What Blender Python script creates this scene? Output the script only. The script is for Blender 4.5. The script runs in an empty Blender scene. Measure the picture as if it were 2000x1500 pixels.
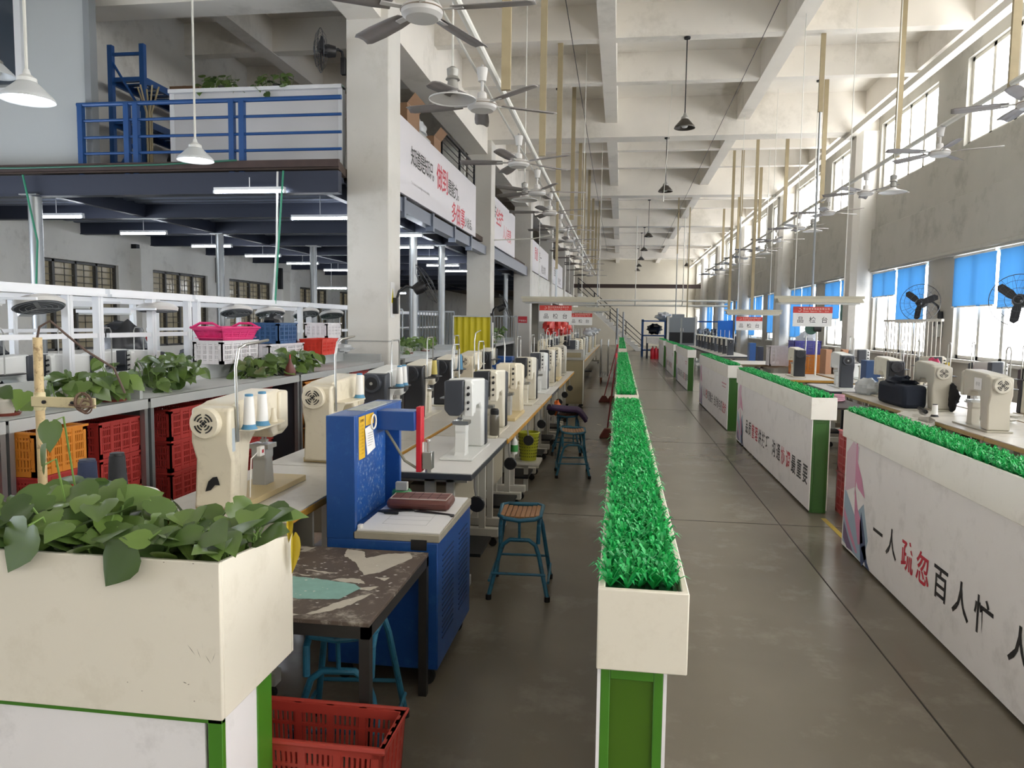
import bpy, bmesh, math, random
from mathutils import Matrix, Vector, Quaternion
R = random.Random(7)
SC = bpy.context.scene
COL = SC.collection
PI = math.pi

# ---------------------------------------------------------------- camera
cd = bpy.data.cameras.new('camera'); cam = bpy.data.objects.new('camera', cd); COL.objects.link(cam)
def _n(v): return v.normalized()
F, VP, SLOPE = 1470.0, (1212.0, 633.0), 0.013
fy = _n(Vector((VP[0]-1000, 750-VP[1], F)))           # hall axis seen in the camera's right/up/forward frame
fz = fy.cross(Vector((1, -SLOPE, 0)))
fz = _n(fz if fz.y > 0 else -fz)
fx = fy.cross(fz)
if fx.x < 0: fx = -fx
cam.matrix_world = Matrix(((fx.x, fx.y, -fx.z, 0), (fy.x, fy.y, -fy.z, 0), (fz.x, fz.y, -fz.z, 1.6), (0, 0, 0, 1)))
cd.sensor_fit = 'HORIZONTAL'; cd.sensor_width = 36; cd.lens = 36*F/2000; cd.clip_start = .05; cd.clip_end = 300
SC.camera = cam

# ---------------------------------------------------------------- world, exposure
w = bpy.data.worlds.new('sky'); SC.world = w; w.use_nodes = True
w.node_tree.nodes['Background'].inputs[0].default_value = (.82, .9, 1, 1)
w.node_tree.nodes['Background'].inputs[1].default_value = 2.0
vs = SC.view_settings
vs.view_transform = 'Standard'; vs.look = 'None'; vs.gamma = 1; vs.use_curve_mapping = False; vs.exposure = 0.8
SC.cycles.max_bounces = 8; SC.cycles.diffuse_bounces = 5; SC.cycles.glossy_bounces = 3; SC.cycles.transmission_bounces = 4
SC.cycles.transparent_max_bounces = 6; SC.cycles.caustics_reflective = False; SC.cycles.caustics_refractive = False
SC.cycles.sample_clamp_indirect = 6; SC.cycles.use_denoising = True
PANE = 6.2      # brightness of the overcast sky behind the window panes
TUBE = 36.0     # fluorescent tubes
BULB = 70.0

# ---------------------------------------------------------------- materials
def lin(h):
    o = []
    for i in (0, 2, 4):
        c = int(h[i:i+2], 16)/255
        o.append(c/12.92 if c <= .04045 else ((c+.055)/1.055)**2.4)
    return (*o, 1)
_M = {}
def mat(name, h, rough=.55, metal=0., var=0., scale=6., bump=0., emit=0., dirt=None, dirt_amt=.0, dscale=3., island=0., trans=0.):
    if name in _M: return _M[name]
    m = bpy.data.materials.new(name); m.use_nodes = True; nt = m.node_tree; N = nt.nodes; L = nt.links
    b = N['Principled BSDF']; c = lin(h)
    b.inputs['Base Color'].default_value = c; b.inputs['Roughness'].default_value = rough; b.inputs['Metallic'].default_value = metal
    if emit:
        b.inputs['Emission Color'].default_value = c; b.inputs['Emission Strength'].default_value = emit
    src = None
    if var or bump or dirt:
        tc = N.new('ShaderNodeNewGeometry'); nz = N.new('ShaderNodeTexNoise')
        nz.inputs['Scale'].default_value = scale; nz.inputs['Detail'].default_value = 5
        L.new(tc.outputs['Position'], nz.inputs['Vector'])
    if var:
        mx = N.new('ShaderNodeMix'); mx.data_type = 'RGBA'
        mx.inputs[6].default_value = tuple(x*(1-var) for x in c[:3])+(1,); mx.inputs[7].default_value = tuple(min(1, x*(1+var)) for x in c[:3])+(1,)
        L.new(nz.outputs['Fac'], mx.inputs[0]); src = mx.outputs[2]
    if island:
        g = N.new('ShaderNodeNewGeometry'); mx = N.new('ShaderNodeMix'); mx.data_type = 'RGBA'
        mx.inputs[6].default_value = tuple(x*(1-island) for x in c[:3])+(1,)
        mx.inputs[7].default_value = (min(1, c[0]*(1+island*1.5)), min(1, c[1]*(1+island)), c[2]*(1+island*.3), 1)
        L.new(g.outputs['Random Per Island'], mx.inputs[0]); src = mx.outputs[2]
    if dirt:
        n2 = N.new('ShaderNodeTexNoise'); n2.inputs['Scale'].default_value = dscale; n2.inputs['Detail'].default_value = 9; n2.inputs['Roughness'].default_value = .7
        L.new(tc.outputs['Position'], n2.inputs['Vector'])
        rp = N.new('ShaderNodeValToRGB'); rp.color_ramp.elements[0].position = .53; rp.color_ramp.elements[1].position = .66
        rp.color_ramp.elements[0].color = (0, 0, 0, 1); rp.color_ramp.elements[1].color = (dirt_amt,)*3+(1,)
        L.new(n2.outputs['Fac'], rp.inputs[0])
        mx = N.new('ShaderNodeMix'); mx.data_type = 'RGBA'
        if src: L.new(src, mx.inputs[6])
        else: mx.inputs[6].default_value = c
        mx.inputs[7].default_value = lin(dirt); L.new(rp.outputs[0], mx.inputs[0]); src = mx.outputs[2]
    if src: L.new(src, b.inputs['Base Color'])
    if bump:
        bp = N.new('ShaderNodeBump'); bp.inputs['Strength'].default_value = bump; bp.inputs['Distance'].default_value = .01
        L.new(nz.outputs['Fac'], bp.inputs['Height']); L.new(bp.outputs[0], b.inputs['Normal'])
    if trans:
        out = N['Material Output']; t = N.new('ShaderNodeBsdfTranslucent'); t.inputs[0].default_value = c
        ms = N.new('ShaderNodeMixShader'); ms.inputs[0].default_value = trans
        L.new(b.outputs[0], ms.inputs[1]); L.new(t.outputs[0], ms.inputs[2]); L.new(ms.outputs[0], out.inputs['Surface'])
    _M[name] = m
    return m
def glassy(name, h, alpha, rough=.1):
    if name in _M: return _M[name]
    m = mat(name, h, rough); m.node_tree.nodes['Principled BSDF'].inputs['Alpha'].default_value = alpha
    return m
def emis(name, h, s):
    if name in _M: return _M[name]
    m = bpy.data.materials.new(name); m.use_nodes = True; nt = m.node_tree
    b = nt.nodes['Principled BSDF']; b.inputs['Base Color'].default_value = (.8, .8, .8, 1); b.inputs['Roughness'].default_value = .2
    b.inputs['Emission Color'].default_value = lin(h); b.inputs['Emission Strength'].default_value = s
    _M[name] = m; return m

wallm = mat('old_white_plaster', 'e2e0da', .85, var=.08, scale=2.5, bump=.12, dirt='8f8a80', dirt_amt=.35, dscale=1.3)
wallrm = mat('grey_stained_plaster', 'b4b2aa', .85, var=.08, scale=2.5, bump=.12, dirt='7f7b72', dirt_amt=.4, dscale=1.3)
ceilm = mat('whitewashed_concrete', 'ebe6dd', .9, var=.07, scale=1.6, dirt='aaa596', dirt_amt=.35, dscale=.7)
colm = mat('column_paint', 'd4d1ca', .8, var=.05, scale=3, bump=.15, dirt='b0aca0', dirt_amt=.3, dscale=1.6)
floorm = mat('polished_concrete', '746d60', .26, var=.22, scale=1.3, dirt='8d877b', dirt_amt=.5, dscale=2.2)
jointm = mat('floor_joint', '3a352d', .8)
whitep = mat('white_paint', 'efece4', .4, var=.04, scale=4, dirt='b5ae9f', dirt_amt=.25, dscale=5)
panelw = mat('printed_white_panel', 'f0eded', .4, var=.03, dirt='b9b6b4', dirt_amt=.3, dscale=4)
cream = mat('cream_box_paint', 'e9e2d2', .38, var=.03, scale=3, dirt='c9bfa9', dirt_amt=.25, dscale=6)
greenp = mat('green_paint', '467f24', .35, var=.05)
dgreen = mat('dark_green_panel', '456a16', .35, var=.04)
blackm = mat('black_plastic', '17171a', .45)
darkm = mat('charcoal_plastic', '3a3e46', .45, var=.05)
ironm = mat('dark_iron', '2b2c2f', .5, .6)
steelm = mat('steel', 'b6b6b2', .28, .9)
galv = mat('galvanised_steel', '9c9fa0', .4, .7, var=.08)
redtx = mat('red_print', 'c0213a', .5)
blktx = mat('black_print', '1c1a1c', .5)
navy = mat('navy_steel', '2d3344', .5, .2)
blueS = mat('blue_steel', '23508c', .4, .1, var=.06)
pressb = mat('press_blue', '1b4a8e', .38, .05, var=.12, scale=9, dirt='2e5f9e', dirt_amt=.6, dscale=14)
mcream = mat('machine_cream', 'dcd3bd', .35, var=.05, scale=8, dirt='a89b83', dirt_amt=.35, dscale=9)
mwhite = mat('machine_white', 'dfe0dd', .35, var=.03)
greym = mat('machine_grey', 'a7a7a2', .4, var=.04)
woodt = mat('table_top_white', 'cfcac0', .4, var=.06, scale=5, dirt='a39c8f', dirt_amt=.35, dscale=5)
woode = mat('table_edge_wood', 'c8963e', .5, var=.15, scale=12)
tabw = mat('table_leg_paint', 'c9c7bd', .45, var=.05)
shelfm = mat('shelf_grey', 'b9bcbb', .45, var=.05, scale=7)
meshm = mat('shelf_mesh_grey', '6b6d6f', .6, .2, var=.2, scale=60)
whitef = mat('white_aluminium', 'e6e8ec', .35)
potsoil = mat('soil', '2d241b', .95, var=.3, scale=60)
leafm = mat('pothos_leaf', '56733f', .28, island=.5, trans=.12)
leafy = mat('yellow_leaf', 'b8a52e', .45, island=.15)
stemm = mat('stem', '6d8a45', .5)
grassm = mat('plastic_grass', '22b25f', .38, island=.3, trans=.15)
grassb = mat('grass_mat_base', '1d5a35', .6)
tanm = mat('tan_batten', 'a39576', .6, var=.12, scale=10)
pipew = mat('white_pipe', 'd9d8d0', .4)
fanw = mat('fan_white', 'c9c7c4', .4, var=.05)
fanbl = mat('fan_blade_grey', '8f8a88', .45, var=.22, scale=7)
crate_c = {k: mat('crate_'+k, h, .45, var=.06) for k, h in dict(red='b43c38', orange='dd8c34', blue='25507f', white='d9d6d9', pink='e0387c', scarlet='d43a2a', yellow='c5a72a', green='3f8f4a', purple='4f4fa8').items()}
bluecl = mat('blind_blue', '4585bb', .8, trans=.13)
panem = emis('overcast_pane', 'ffffff', PANE); fill_rear = emis('added_fill_pane_rear', 'fff6e8', PANE*.04); fill_left = emis('added_fill_pane_left', 'e6f0ff', PANE*.95)  # rear and left panes are glowing fill added out of view
framem = mat('window_frame', 'd8d5cc', .5)
tubem = emis('lit_tube', 'f2f8ff', TUBE)
bulbm = emis('lit_bulb', 'f4f9ff', BULB)
paper = mat('paper', 'e3e2e0', .7, var=.02)
brownv = mat('brown_vinyl', '6b3f38', .45, var=.12, scale=25)
rubber = mat('rubber', '1b1a19', .7)
bluetube = mat('stool_blue', '2b6b86', .4, .1, var=.12, scale=14, dirt='1c3642', dirt_amt=.6, dscale=20)
seatw = mat('seat_slats', 'a67850', .5, var=.15, scale=18)
carton = mat('carton', '8a6a50', .8, var=.08)
thrw = mat('thread_white', 'e6e5e2', .7)
thrb = mat('thread_base_blue', '4c88ac', .5)
clearbag = mat('clear_bag', 'd5d8da', .25, trans=.3, var=.08, scale=20)
blackbag = mat('black_bag', '1d1f24', .3, var=.3, scale=15)
yellowm = mat('yellow_sheet', 'd9c81e', .5, var=.06)
redm = mat('red_paint', 'c01c2c', .4)
winedark = mat('dim_window_glass', '6f6650', .2, .0, var=.25, scale=3)

# ---------------------------------------------------------------- mesh helpers
class MB:
    def __init__(s): s.v = []; s.f = []; s.M = Matrix()
    def add(s, vs, fs):
        o = len(s.v); M = s.M
        s.v += [M @ Vector(p) for p in vs]; s.f += [tuple(i+o for i in f) for f in fs]; return s
    def box(s, x0, x1, y0, y1, z0, z1):
        return s.add([(x0,y0,z0),(x1,y0,z0),(x1,y1,z0),(x0,y1,z0),(x0,y0,z1),(x1,y0,z1),(x1,y1,z1),(x0,y1,z1)],
                     [(3,2,1,0),(4,5,6,7),(0,1,5,4),(1,2,6,5),(2,3,7,6),(3,0,4,7)])
    def cbox(s, c, d): return s.box(c[0]-d[0]/2, c[0]+d[0]/2, c[1]-d[1]/2, c[1]+d[1]/2, c[2]-d[2]/2, c[2]+d[2]/2)
    def prism(s, pts, ax, a, b):
        n = len(pts)
        def P(p, t): return (t, p[0], p[1]) if ax == 'x' else (p[0], t, p[1]) if ax == 'y' else (p[0], p[1], t)
        return s.add([P(p, a) for p in pts]+[P(p, b) for p in pts], [tuple(range(n))[::-1], tuple(range(n, 2*n))]+[(i, (i+1) % n, n+(i+1) % n, n+i) for i in range(n)])
    def tube(s, path, r, n=8, closed=False):
        path = [Vector(p) for p in path]; k = len(path); rs = r if isinstance(r, (list, tuple)) else [r]*k
        vs = []; fs = []; nrm = None
        for i, p in enumerate(path):
            a = path[i-1] if (i or closed) else p; b = path[(i+1) % k] if (i < k-1 or closed) else p
            t = (b-a).normalized()
            if nrm is None:
                nrm = t.orthogonal().normalized()
            nrm = (nrm-t*nrm.dot(t))
            nrm = nrm.normalized() if nrm.length > 1e-6 else t.orthogonal().normalized()
            bn = t.cross(nrm)
            vs += [p+(nrm*math.cos(2*PI*j/n)+bn*math.sin(2*PI*j/n))*rs[i] for j in range(n)]
        for i in range(k if closed else k-1):
            for j in range(n):
                a = i*n; b = ((i+1) % k)*n
                fs.append((a+j, a+(j+1) % n, b+(j+1) % n, b+j))
        if not closed: fs += [tuple(range(n))[::-1], tuple(range((k-1)*n, k*n))]
        return s.add(vs, fs)
    def cyl(s, p0, p1, r0, r1=None, n=16): return s.tube([p0, p1], [r0, r0 if r1 is None else r1], n)
    def lathe(s, prof, c=(0, 0, 0), n=20, ax='z', cap=True):
        vs = []; fs = []
        for r, h in prof:
            for j in range(n):
                a = 2*PI*j/n; x, y = r*math.cos(a), r*math.sin(a)
                q = (x, y, h) if ax == 'z' else (x, h, y) if ax == 'y' else (h, x, y)
                vs.append((q[0]+c[0], q[1]+c[1], q[2]+c[2]))
        for i in range(len(prof)-1):
            for j in range(n): fs.append((i*n+j, i*n+(j+1) % n, (i+1)*n+(j+1) % n, (i+1)*n+j))
        if cap: fs += [tuple(range(n))[::-1], tuple(range((len(prof)-1)*n, len(prof)*n))]
        return s.add(vs, fs)
    def torus(s, c, Rr, r, ax='z', n=24, m=6):
        pts = []
        for i in range(n):
            a = 2*PI*i/n; x, y = Rr*math.cos(a), Rr*math.sin(a)
            q = (x, y, 0) if ax == 'z' else (x, 0, y) if ax == 'y' else (0, x, y)
            pts.append((q[0]+c[0], q[1]+c[1], q[2]+c[2]))
        return s.tube(pts, r, m, True)
    def blob(s, c, d, seed=0, amp=.15, nu=14, nv=9):
        rr = random.Random(seed); ph = [(rr.uniform(0, 6), rr.uniform(1, 4), rr.uniform(1, 4)) for _ in range(6)]
        vs = []; fs = []
        for i in range(nv+1):
            t = PI*i/nv
            for j in range(nu):
                a = 2*PI*j/nu
                k = 1+amp*sum(math.sin(p+u*a*round(u)/max(u, .01)*1+v*t*2) for p, u, v in ph)/3
                k2 = k if 0 < i < nv else 1
                vs.append((c[0]+d[0]*k2*math.sin(t)*math.cos(a), c[1]+d[1]*k2*math.sin(t)*math.sin(a), c[2]+d[2]*k2*-math.cos(t)))
        for i in range(nv):
            for j in range(nu): fs.append((i*nu+j, i*nu+(j+1) % nu, (i+1)*nu+(j+1) % nu, (i+1)*nu+j))
        return s.add(vs, fs)
    def build(s, name, m, parent=None, bev=0, sm=35, fix=True):
        me = bpy.data.meshes.new(name); me.from_pydata([tuple(p) for p in s.v], [], s.f)
        if fix:
            bm = bmesh.new(); bm.from_mesh(me); bmesh.ops.recalc_face_normals(bm, faces=bm.faces); bm.to_mesh(me); bm.free()
        me.materials.append(m)
        if sm:
            me.polygons.foreach_set('use_smooth', [True]*len(me.polygons)); me.set_sharp_from_angle(angle=math.radians(sm))
        o = bpy.data.objects.new(name, me); COL.objects.link(o)
        if parent: o.parent = parent
        if bev:
            b = o.modifiers.new('bevel', 'BEVEL'); b.width = bev; b.segments = 2; b.limit_method = 'ANGLE'; b.angle_limit = math.radians(40)
        return o
def B(*a): return MB().box(*a)
def tag(o, label, cat, group=None, kind=None):
    o['label'] = label; o['category'] = cat
    if group: o['group'] = group
    if kind: o['kind'] = kind
    return o
def thing(name, label, cat, loc=(0, 0, 0), rz=0, group=None):
    o = bpy.data.objects.new(name, None); COL.objects.link(o); o.location = loc; o.rotation_euler = (0, 0, rz); o.empty_display_size = .1
    return tag(o, label, cat, group)
def struct(o):
    o['kind'] = 'structure'; return o
def kids(o): return [c for c in o.children]
def dup(root, loc, rz=None, label=None, group=None, scale=None):
    c = root.copy(); COL.objects.link(c); c.location = loc
    if rz is not None: c.rotation_euler = (0, 0, rz)
    if label: c['label'] = label
    if group: c['group'] = group
    if scale: c.scale = scale
    def rec(a, b):
        for ch in list(a.children):
            d = ch.copy(); COL.objects.link(d); d.parent = b; rec(ch, d)
    rec(root, c)
    return c
ORD = ['nearest', 'second', 'third', 'fourth', 'fifth', 'sixth', 'seventh', 'eighth', 'ninth', 'tenth', 'eleventh', 'twelfth', 'thirteenth', 'fourteenth', 'fifteenth', 'sixteenth']
# lettering: each character's outline as a flat mesh, cached
_G = {}
def glyph(ch, bold):
    k = (ch, bold)
    if k not in _G:
        cu = bpy.data.curves.new('glyph', 'FONT'); cu.body = ch; cu.size = 1; cu.offset = bold; cu.resolution_u = 3
        o = bpy.data.objects.new('glyph', cu); COL.objects.link(o)
        dg = bpy.context.evaluated_depsgraph_get(); me = bpy.data.meshes.new_from_object(o.evaluated_get(dg))
        vs = [tuple(v.co) for v in me.vertices]; fs = [tuple(p.vertices) for p in me.polygons]
        bpy.data.objects.remove(o); bpy.data.curves.remove(cu); bpy.data.meshes.remove(me)
        if vs:
            x0 = min(v[0] for v in vs); x1 = max(v[0] for v in vs)
            vs = [(v[0], v[1], 0) for v in vs]
        _G[k] = (vs, fs)
    return _G[k]
def letters(mb, text, org, u, v, size, pitch=None, bold=.012):
    """writes text from org along u, upright along v"""
    org, u, v = Vector(org), Vector(u), Vector(v); x = 0
    for ch in text:
        if ch != ' ':
            vs, fs = glyph(ch, bold)
            mb.add([org+u*(x+p[0]*size)+v*(p[1]*size) for p in vs], fs)
            wd = max((p[0] for p in vs), default=.5)
        else: wd = .3
        x += pitch if pitch else (wd+.08)*size
    return mb
# ================================================================ the hall
Y0, Y1, XL, XR = -5.9, 58.0, -10.6, 5.5
BAYS = [10.1+8*k for k in range(-2, 6)]
ZS, ZM, ZT = 6.2, 5.88, 6.75
fl = struct(B(XL-.2, XR+.3, Y0, Y1, -.12, 0).build('floor', floorm))
j = MB()
for x in (1.315, -4.2): j.box(x-.004, x+.004, Y0+.1, Y1-.1, 0, .0015)
for y in (-2, 2.2, 6.22, 10.4, 14.4, 18.6, 22.6, 26.8, 31, 35, 39): j.box(-4.1, 5.95, y-.004, y+.004, 0, .0015)
j.build('joint', jointm, fl, sm=0)
struct(B(XL-.2, XR+.3, Y0, Y1, ZT, ZT+.15).build('ceiling', ceilm))
m = MB()
for x in (-9.2, -6.2, -.32, 2.6): m.box(x-.135, x+.135, Y0, Y1, ZS, ZT)
m.box(5.2, 5.5, Y0, Y1, 6.25, ZT)
for b in BAYS:
    for d in (2.7, 4.95): m.box(XL, XR, b+d-.11, b+d+.11, ZS+.01, ZT)
struct(m.build('ceiling_beam', ceilm, sm=0))
m = MB()
for b in BAYS: m.box(XL, XR, b-.25, b+.25, ZM, ZT)
struct(m.build('ceiling_beam', ceilm, sm=0))
struct(B(-3.66, -3.2, Y0, Y1, 5.55, ZT).build('ceiling_beam', ceilm, sm=0))
for b in BAYS:
    c = struct(B(-3.68, -3.1, b-.25, b+.3, 0, ZM).build('column', colm, bev=.012))
    if b == BAYS[2]: MB().box(-3.685, -3.095, b-.255, b+.305, 1.32, 1.335).build('trim', greym, c, sm=0)
# right wall with two rows of windows in every bay
m = MB()
for b in [BAYS[0]-8]+BAYS:
    ya, yb = max(b, Y0), min(b+8, Y1)
    if yb <= ya: continue
    for z0, z1 in ((0, 1.1), (2.8, 4.58), (5.98, ZT)): m.box(XR, XR+.25, ya, yb, z0, z1)
    for z0, z1 in ((1.1, 2.8), (4.58, 5.98)):
        for p0, p1 in ((b, b+.45), (b+3.45, b+4.6), (b+7.55, b+8)):
            p0, p1 = max(p0, ya), min(p1, yb)
            if p1 > p0: m.box(XR, XR+.25, p0, p1, z0, z1)
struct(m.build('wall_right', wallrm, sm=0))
m = MB()
for b in BAYS:
    m.box(5.43, 5.5, b+.32, b+7.68, 2.8, 3.75)
    m.box(5.4, 5.5, b+.32, b+7.68, 2.83, 2.89)
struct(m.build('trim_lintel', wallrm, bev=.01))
for b in BAYS:
    pts = [(5.5, b-.33), (5.17, b-.33), (5.05, b-.22), (5.05, b+.22), (5.17, b+.33), (5.5, b+.33)]
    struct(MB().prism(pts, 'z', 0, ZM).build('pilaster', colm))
wn = 0
for b in BAYS:
    for (ya, yb) in ((b+.45, b+3.45), (b+4.6, b+7.55)):
        if yb > Y1: continue
        for (z0, z1) in ((1.1, 2.8), (4.58, 5.98)):
            wn += 1
            o = struct(B(XR+.13, XR+.14, ya+.02, yb-.02, z0+.02, z1-.02).build('window_%d' % wn, panem, sm=0))
            f = MB(); t = .035
            f.box(XR+.07, XR+.16, ya, yb, z0, z0+.06).box(XR+.07, XR+.16, ya, yb, z1-.06, z1)
            n = 4
            for i in range(n+1):
                yy = ya+(yb-ya)*i/n; yy = min(max(yy, ya+t), yb-t)
                f.box(XR+.07, XR+.16, yy-.045, yy+.045, z0, z1)
            f.build('window_frame', framem, o, sm=0)
            if z0 < 2: B(XR-.06, XR+.13, ya-.03, yb+.03, z0-.05, z0).build('window_sill', wallm, o, sm=0)
# blue roller blinds in the lower windows (two to a window)
bl = {(10.1, 0): (1.9, 1.95), (10.1, 1): (1.7, 2.25), (18.1, 0): (1.75, 1.8), (18.1, 1): (1.7, 1.25), (26.1, 0): (1.3, 1.35), (26.1, 1): (1.5, 1.2), (34.1, 0): (1.2, 1.2), (34.1, 1): (1.1, 1.5),
      (42.1, 0): (1.3, 1.2), (42.1, 1): (1.2, 1.2), (2.1, 1): (1.8, 1.9)}
for (b, i), hs in bl.items():
    ya, yb = ((b+.45, b+3.45), (b+4.6, b+7.55))[i]
    for k, z in enumerate(hs):
        a, c = (ya+.02, (ya+yb)/2-.06) if k == 0 else ((ya+yb)/2+.06, yb-.02)
        nb = int(round((b-10.1)/8))
        o = thing('roller_blind', '', 'blind', (5.46, a, 2.77), 0, 'blue roller blinds on the lower windows')
        bay = {-1: 'beside the nearest wall fan', 0: 'by the wall fans', 1: 'behind the nearer hanging sign', 2: 'behind the farther hanging sign', 3: 'far down the hall', 4: 'at the far end'}[nb]
        o['label'] = 'blue blind %s, %s half of the %s window' % (bay, ('near', 'far')[k], ('near', 'far')[i])
        mm = MB(); nn = 16; L = c-a
        vs = []; fs = []
        for q in range(nn+1):
            yy = L*q/nn; dx = .004*math.sin(q*2.1)+.006*math.sin(q*.7+k)
            vs += [(dx, yy, 0), (dx*2.2, yy, z-2.77)]
        for q in range(nn): fs.append((2*q, 2*q+2, 2*q+3, 2*q+1))
        mm.add(vs, fs).build('cloth', bluecl, o, fix=False)
        B(-.012, .012, 0, L, z-2.78, z-2.755).build('bottom_bar', whitep, o, sm=0)
        MB().cyl((0, 0, 0), (0, L, 0), .02, n=8).build('roller', whitep, o)
# end walls, left wall
struct(B(XL, XR+.25, Y1, Y1+.2, 0, ZT).build('wall_far', mat('far_plaster', 'c2bdb0', .85, var=.06, scale=2), sm=0))
m = MB().box(XL, XR+.25, Y0-.2, Y0, 0, 1.1).box(XL, XR+.25, Y0-.2, Y0, 5.9, ZT).box(XL, XR+.25, Y0-.2, Y0, 2.9, 4.4)
FILL_NW = [(-9.5, -7), (-6, -3.8), (-2.6, -.6), (.2, 2.2), (3, 5)]  # unseen windows added behind the camera as faint fill for camera-facing sides
xs = [XL]+[v for p in FILL_NW for v in p]+[XR+.25]
for z0, z1 in ((1.1, 2.9), (4.4, 5.9)):
    for a, b in zip(xs[::2], xs[1::2]): m.box(a, b, Y0-.2, Y0, z0, z1)
struct(m.build('wall_near', wallm, sm=0))
for a, b in FILL_NW:
    for z0, z1 in ((1.1, 2.9), (4.4, 5.9)):
        wn += 1
        o = struct(B(a, b, Y0-.14, Y0-.13, z0, z1).build('window_%d' % wn, fill_rear, sm=0)); f = MB()
        for k in range(4): x = a+(b-a)*k/3; f.box(x-.03, x+.03, Y0-.13, Y0-.05, z0, z1)
        f.build('window_frame', framem, o, sm=0)
LW = [(12.4, 14.8), (16.0, 18.3), (19.4, 21.9), (24, 26.4), (27.6, 30)]
FILL_LN = [(-5, -1.5), (0, 3.5), (4.5, 8)]  # unseen glowing windows, added to brighten the left hall and aisle faces
m = MB(); LW0 = LW; LW = FILL_LN+LW; ys = [Y0]+[v for p in LW for v in p]+[Y1]
for a, b in zip(ys[::2], ys[1::2]): m.box(XL-.25, XL, a, b, 0, ZT)
for a, b in LW: m.box(XL-.25, XL, a, b, 0, .95).box(XL-.25, XL, a, b, 2.7, ZT)
for y in (15.4, 22.9, 30.9): m.box(XL, XL+.25, y-.2, y+.2, 0, 3.1)
struct(m.build('wall_left', wallm, sm=0))
dimp = emis('dim_window_pane', 'a3987a', .16); dimp.node_tree.nodes['Principled BSDF'].inputs['Base Color'].default_value = (.12, .11, .09, 1)
for a, b in FILL_LN:
    wn += 1
    o = struct(B(XL-.14, XL-.13, a, b, .95, 2.7).build('window_%d' % wn, fill_left, sm=0))
    f = MB()
    for k in range(5): y = a+(b-a)*k/4; f.box(XL-.13, XL-.06, y-.03, y+.03, .95, 2.7)
    f.build('window_frame', framem, o, sm=0)
for i, (a, b) in enumerate(LW0):
    wn += 1
    o = struct(B(XL-.14, XL-.13, a, b, .95, 2.7).build('window_%d' % wn, dimp, sm=0))
    f = MB(); br = MB()
    for k in range(5):
        y = a+(b-a)*k/4; f.box(XL-.13, XL-.06, y-.03, y+.03, .95, 2.7)
    for z in (.97, 1.95, 2.67): f.box(XL-.13, XL-.06, a, b, z-.025, z+.025)
    for k in range(12):
        z = 1.1+k*.13; br.box(XL-.1, XL-.09, a, b, z, z+.018)
    for k in range(9):
        y = a+(b-a)*(k+.5)/9; br.box(XL-.1, XL-.09, y-.01, y+.01, .95, 2.7)
    f.build('window_frame', mat('dark_window_frame', '4b4a48', .5), o, sm=0); br.build('window_bars', mat('window_bar_grey', '4f4a40', .5), o, sm=0)
for y, lab in ((15.3, 'left of the first dim window'), (18.75, 'between the dim windows'), (22.4, 'near the far dim windows')):
    t = tag(MB().box(XL, XL+.12, y-.06, y+.06, 2.55, 3.2).build('drain_pipe', ironm, sm=0), 'short dark pipe on the left wall %s' % lab, 'pipe')
# ================================================================ mezzanine
ZD = 3.62
mz = MB()
mz.prism([(-10.6, 9.27), (-3.57, 9.27), (-3.69, 9.85), (-10.6, 9.85)], 'z', 3.51, ZD).box(-10.6, -3.3, 9.86, 57.9, 3.51, ZD)
struct(mz.build('floor_mezzanine', mat('deck_boards', '4a3c34', .8, var=.2, scale=4), sm=0))
cr = MB(); y = 9.45
pts = []
while y < 40:
    pts += [(y, 3.51), (y+.1, 3.51), (y+.14, 3.45), (y+.24, 3.45), (y+.28, 3.51)]; y += .28
vs = []; fs = []
for (yy, z) in pts: vs += [(-10.6, yy, z-.01), (-3.72, yy, z-.01)]
for i in range(len(pts)-1): fs.append((2*i, 2*i+1, 2*i+3, 2*i+2))
cr.add(vs, fs); struct(cr.build('ceiling_mezzanine', mat('corrugated_sheet', '767d8e', .45, .35), fix=False, sm=0))
bm_ = MB()
for y in (9.32, 11.6, 13.75, 16, 18.3, 20.8, 23.4, 26.2, 29, 32, 35, 38):
    h = .26 if y == 9.32 else .24
    xe_ = -3.57 if y < 9.5 else -3.4; bm_.box(-10.6, xe_, y-.06, y+.06, 3.48-h, 3.485).box(-10.6, xe_, y-.08, y+.08, 3.47-h, 3.485-h)
for x in (-3.85, -7.8): bm_.box(x-.05, x+.05, 9.3, 57, 3.25, 3.47)
struct(bm_.build('beam_mezzanine', navy, sm=0))
bm_ = MB().box(-10.6, -3.55, 9.22, 9.27, 3.53, 3.62); struct(bm_.build('trim_mezzanine', mat('deck_edge_brown', '463734', .7, var=.3, scale=8), sm=0))
for i, (x, y) in enumerate([(-7.88, 9.32), (-7.7, 13.75), (-6.75, 16), (-3.85, 13.75), (-3.85, 16), (-3.85, 25.2), (-3.85, 29), (-7.2, 26.2)]):
    o = thing('steel_column', '', 'column', (x, y, 0), 0, 'round steel columns under the mezzanine')
    o['label'] = 'round grey steel column under the mezzanine, ' + ['nearest one, left of the white frames', 'behind the white frames by the left windows', 'deep behind the white frames', 'just behind the fan on the pillar', 'between first and second white pillar', 'just past the second white pillar', 'past the third white pillar', 'deepest on the left side'][i]
    MB().cyl((0, 0, 0), (0, 0, 3.22), .075 if i else .085, n=20).build('shaft', galv, o); MB().cbox((0, 0, 3.225), (.26, .26, .016)).build('cap_plate', galv, o, sm=0)
    MB().cbox((0, 0, .006), (.26, .26, .012)).build('base_plate', galv, o, sm=0)
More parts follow.
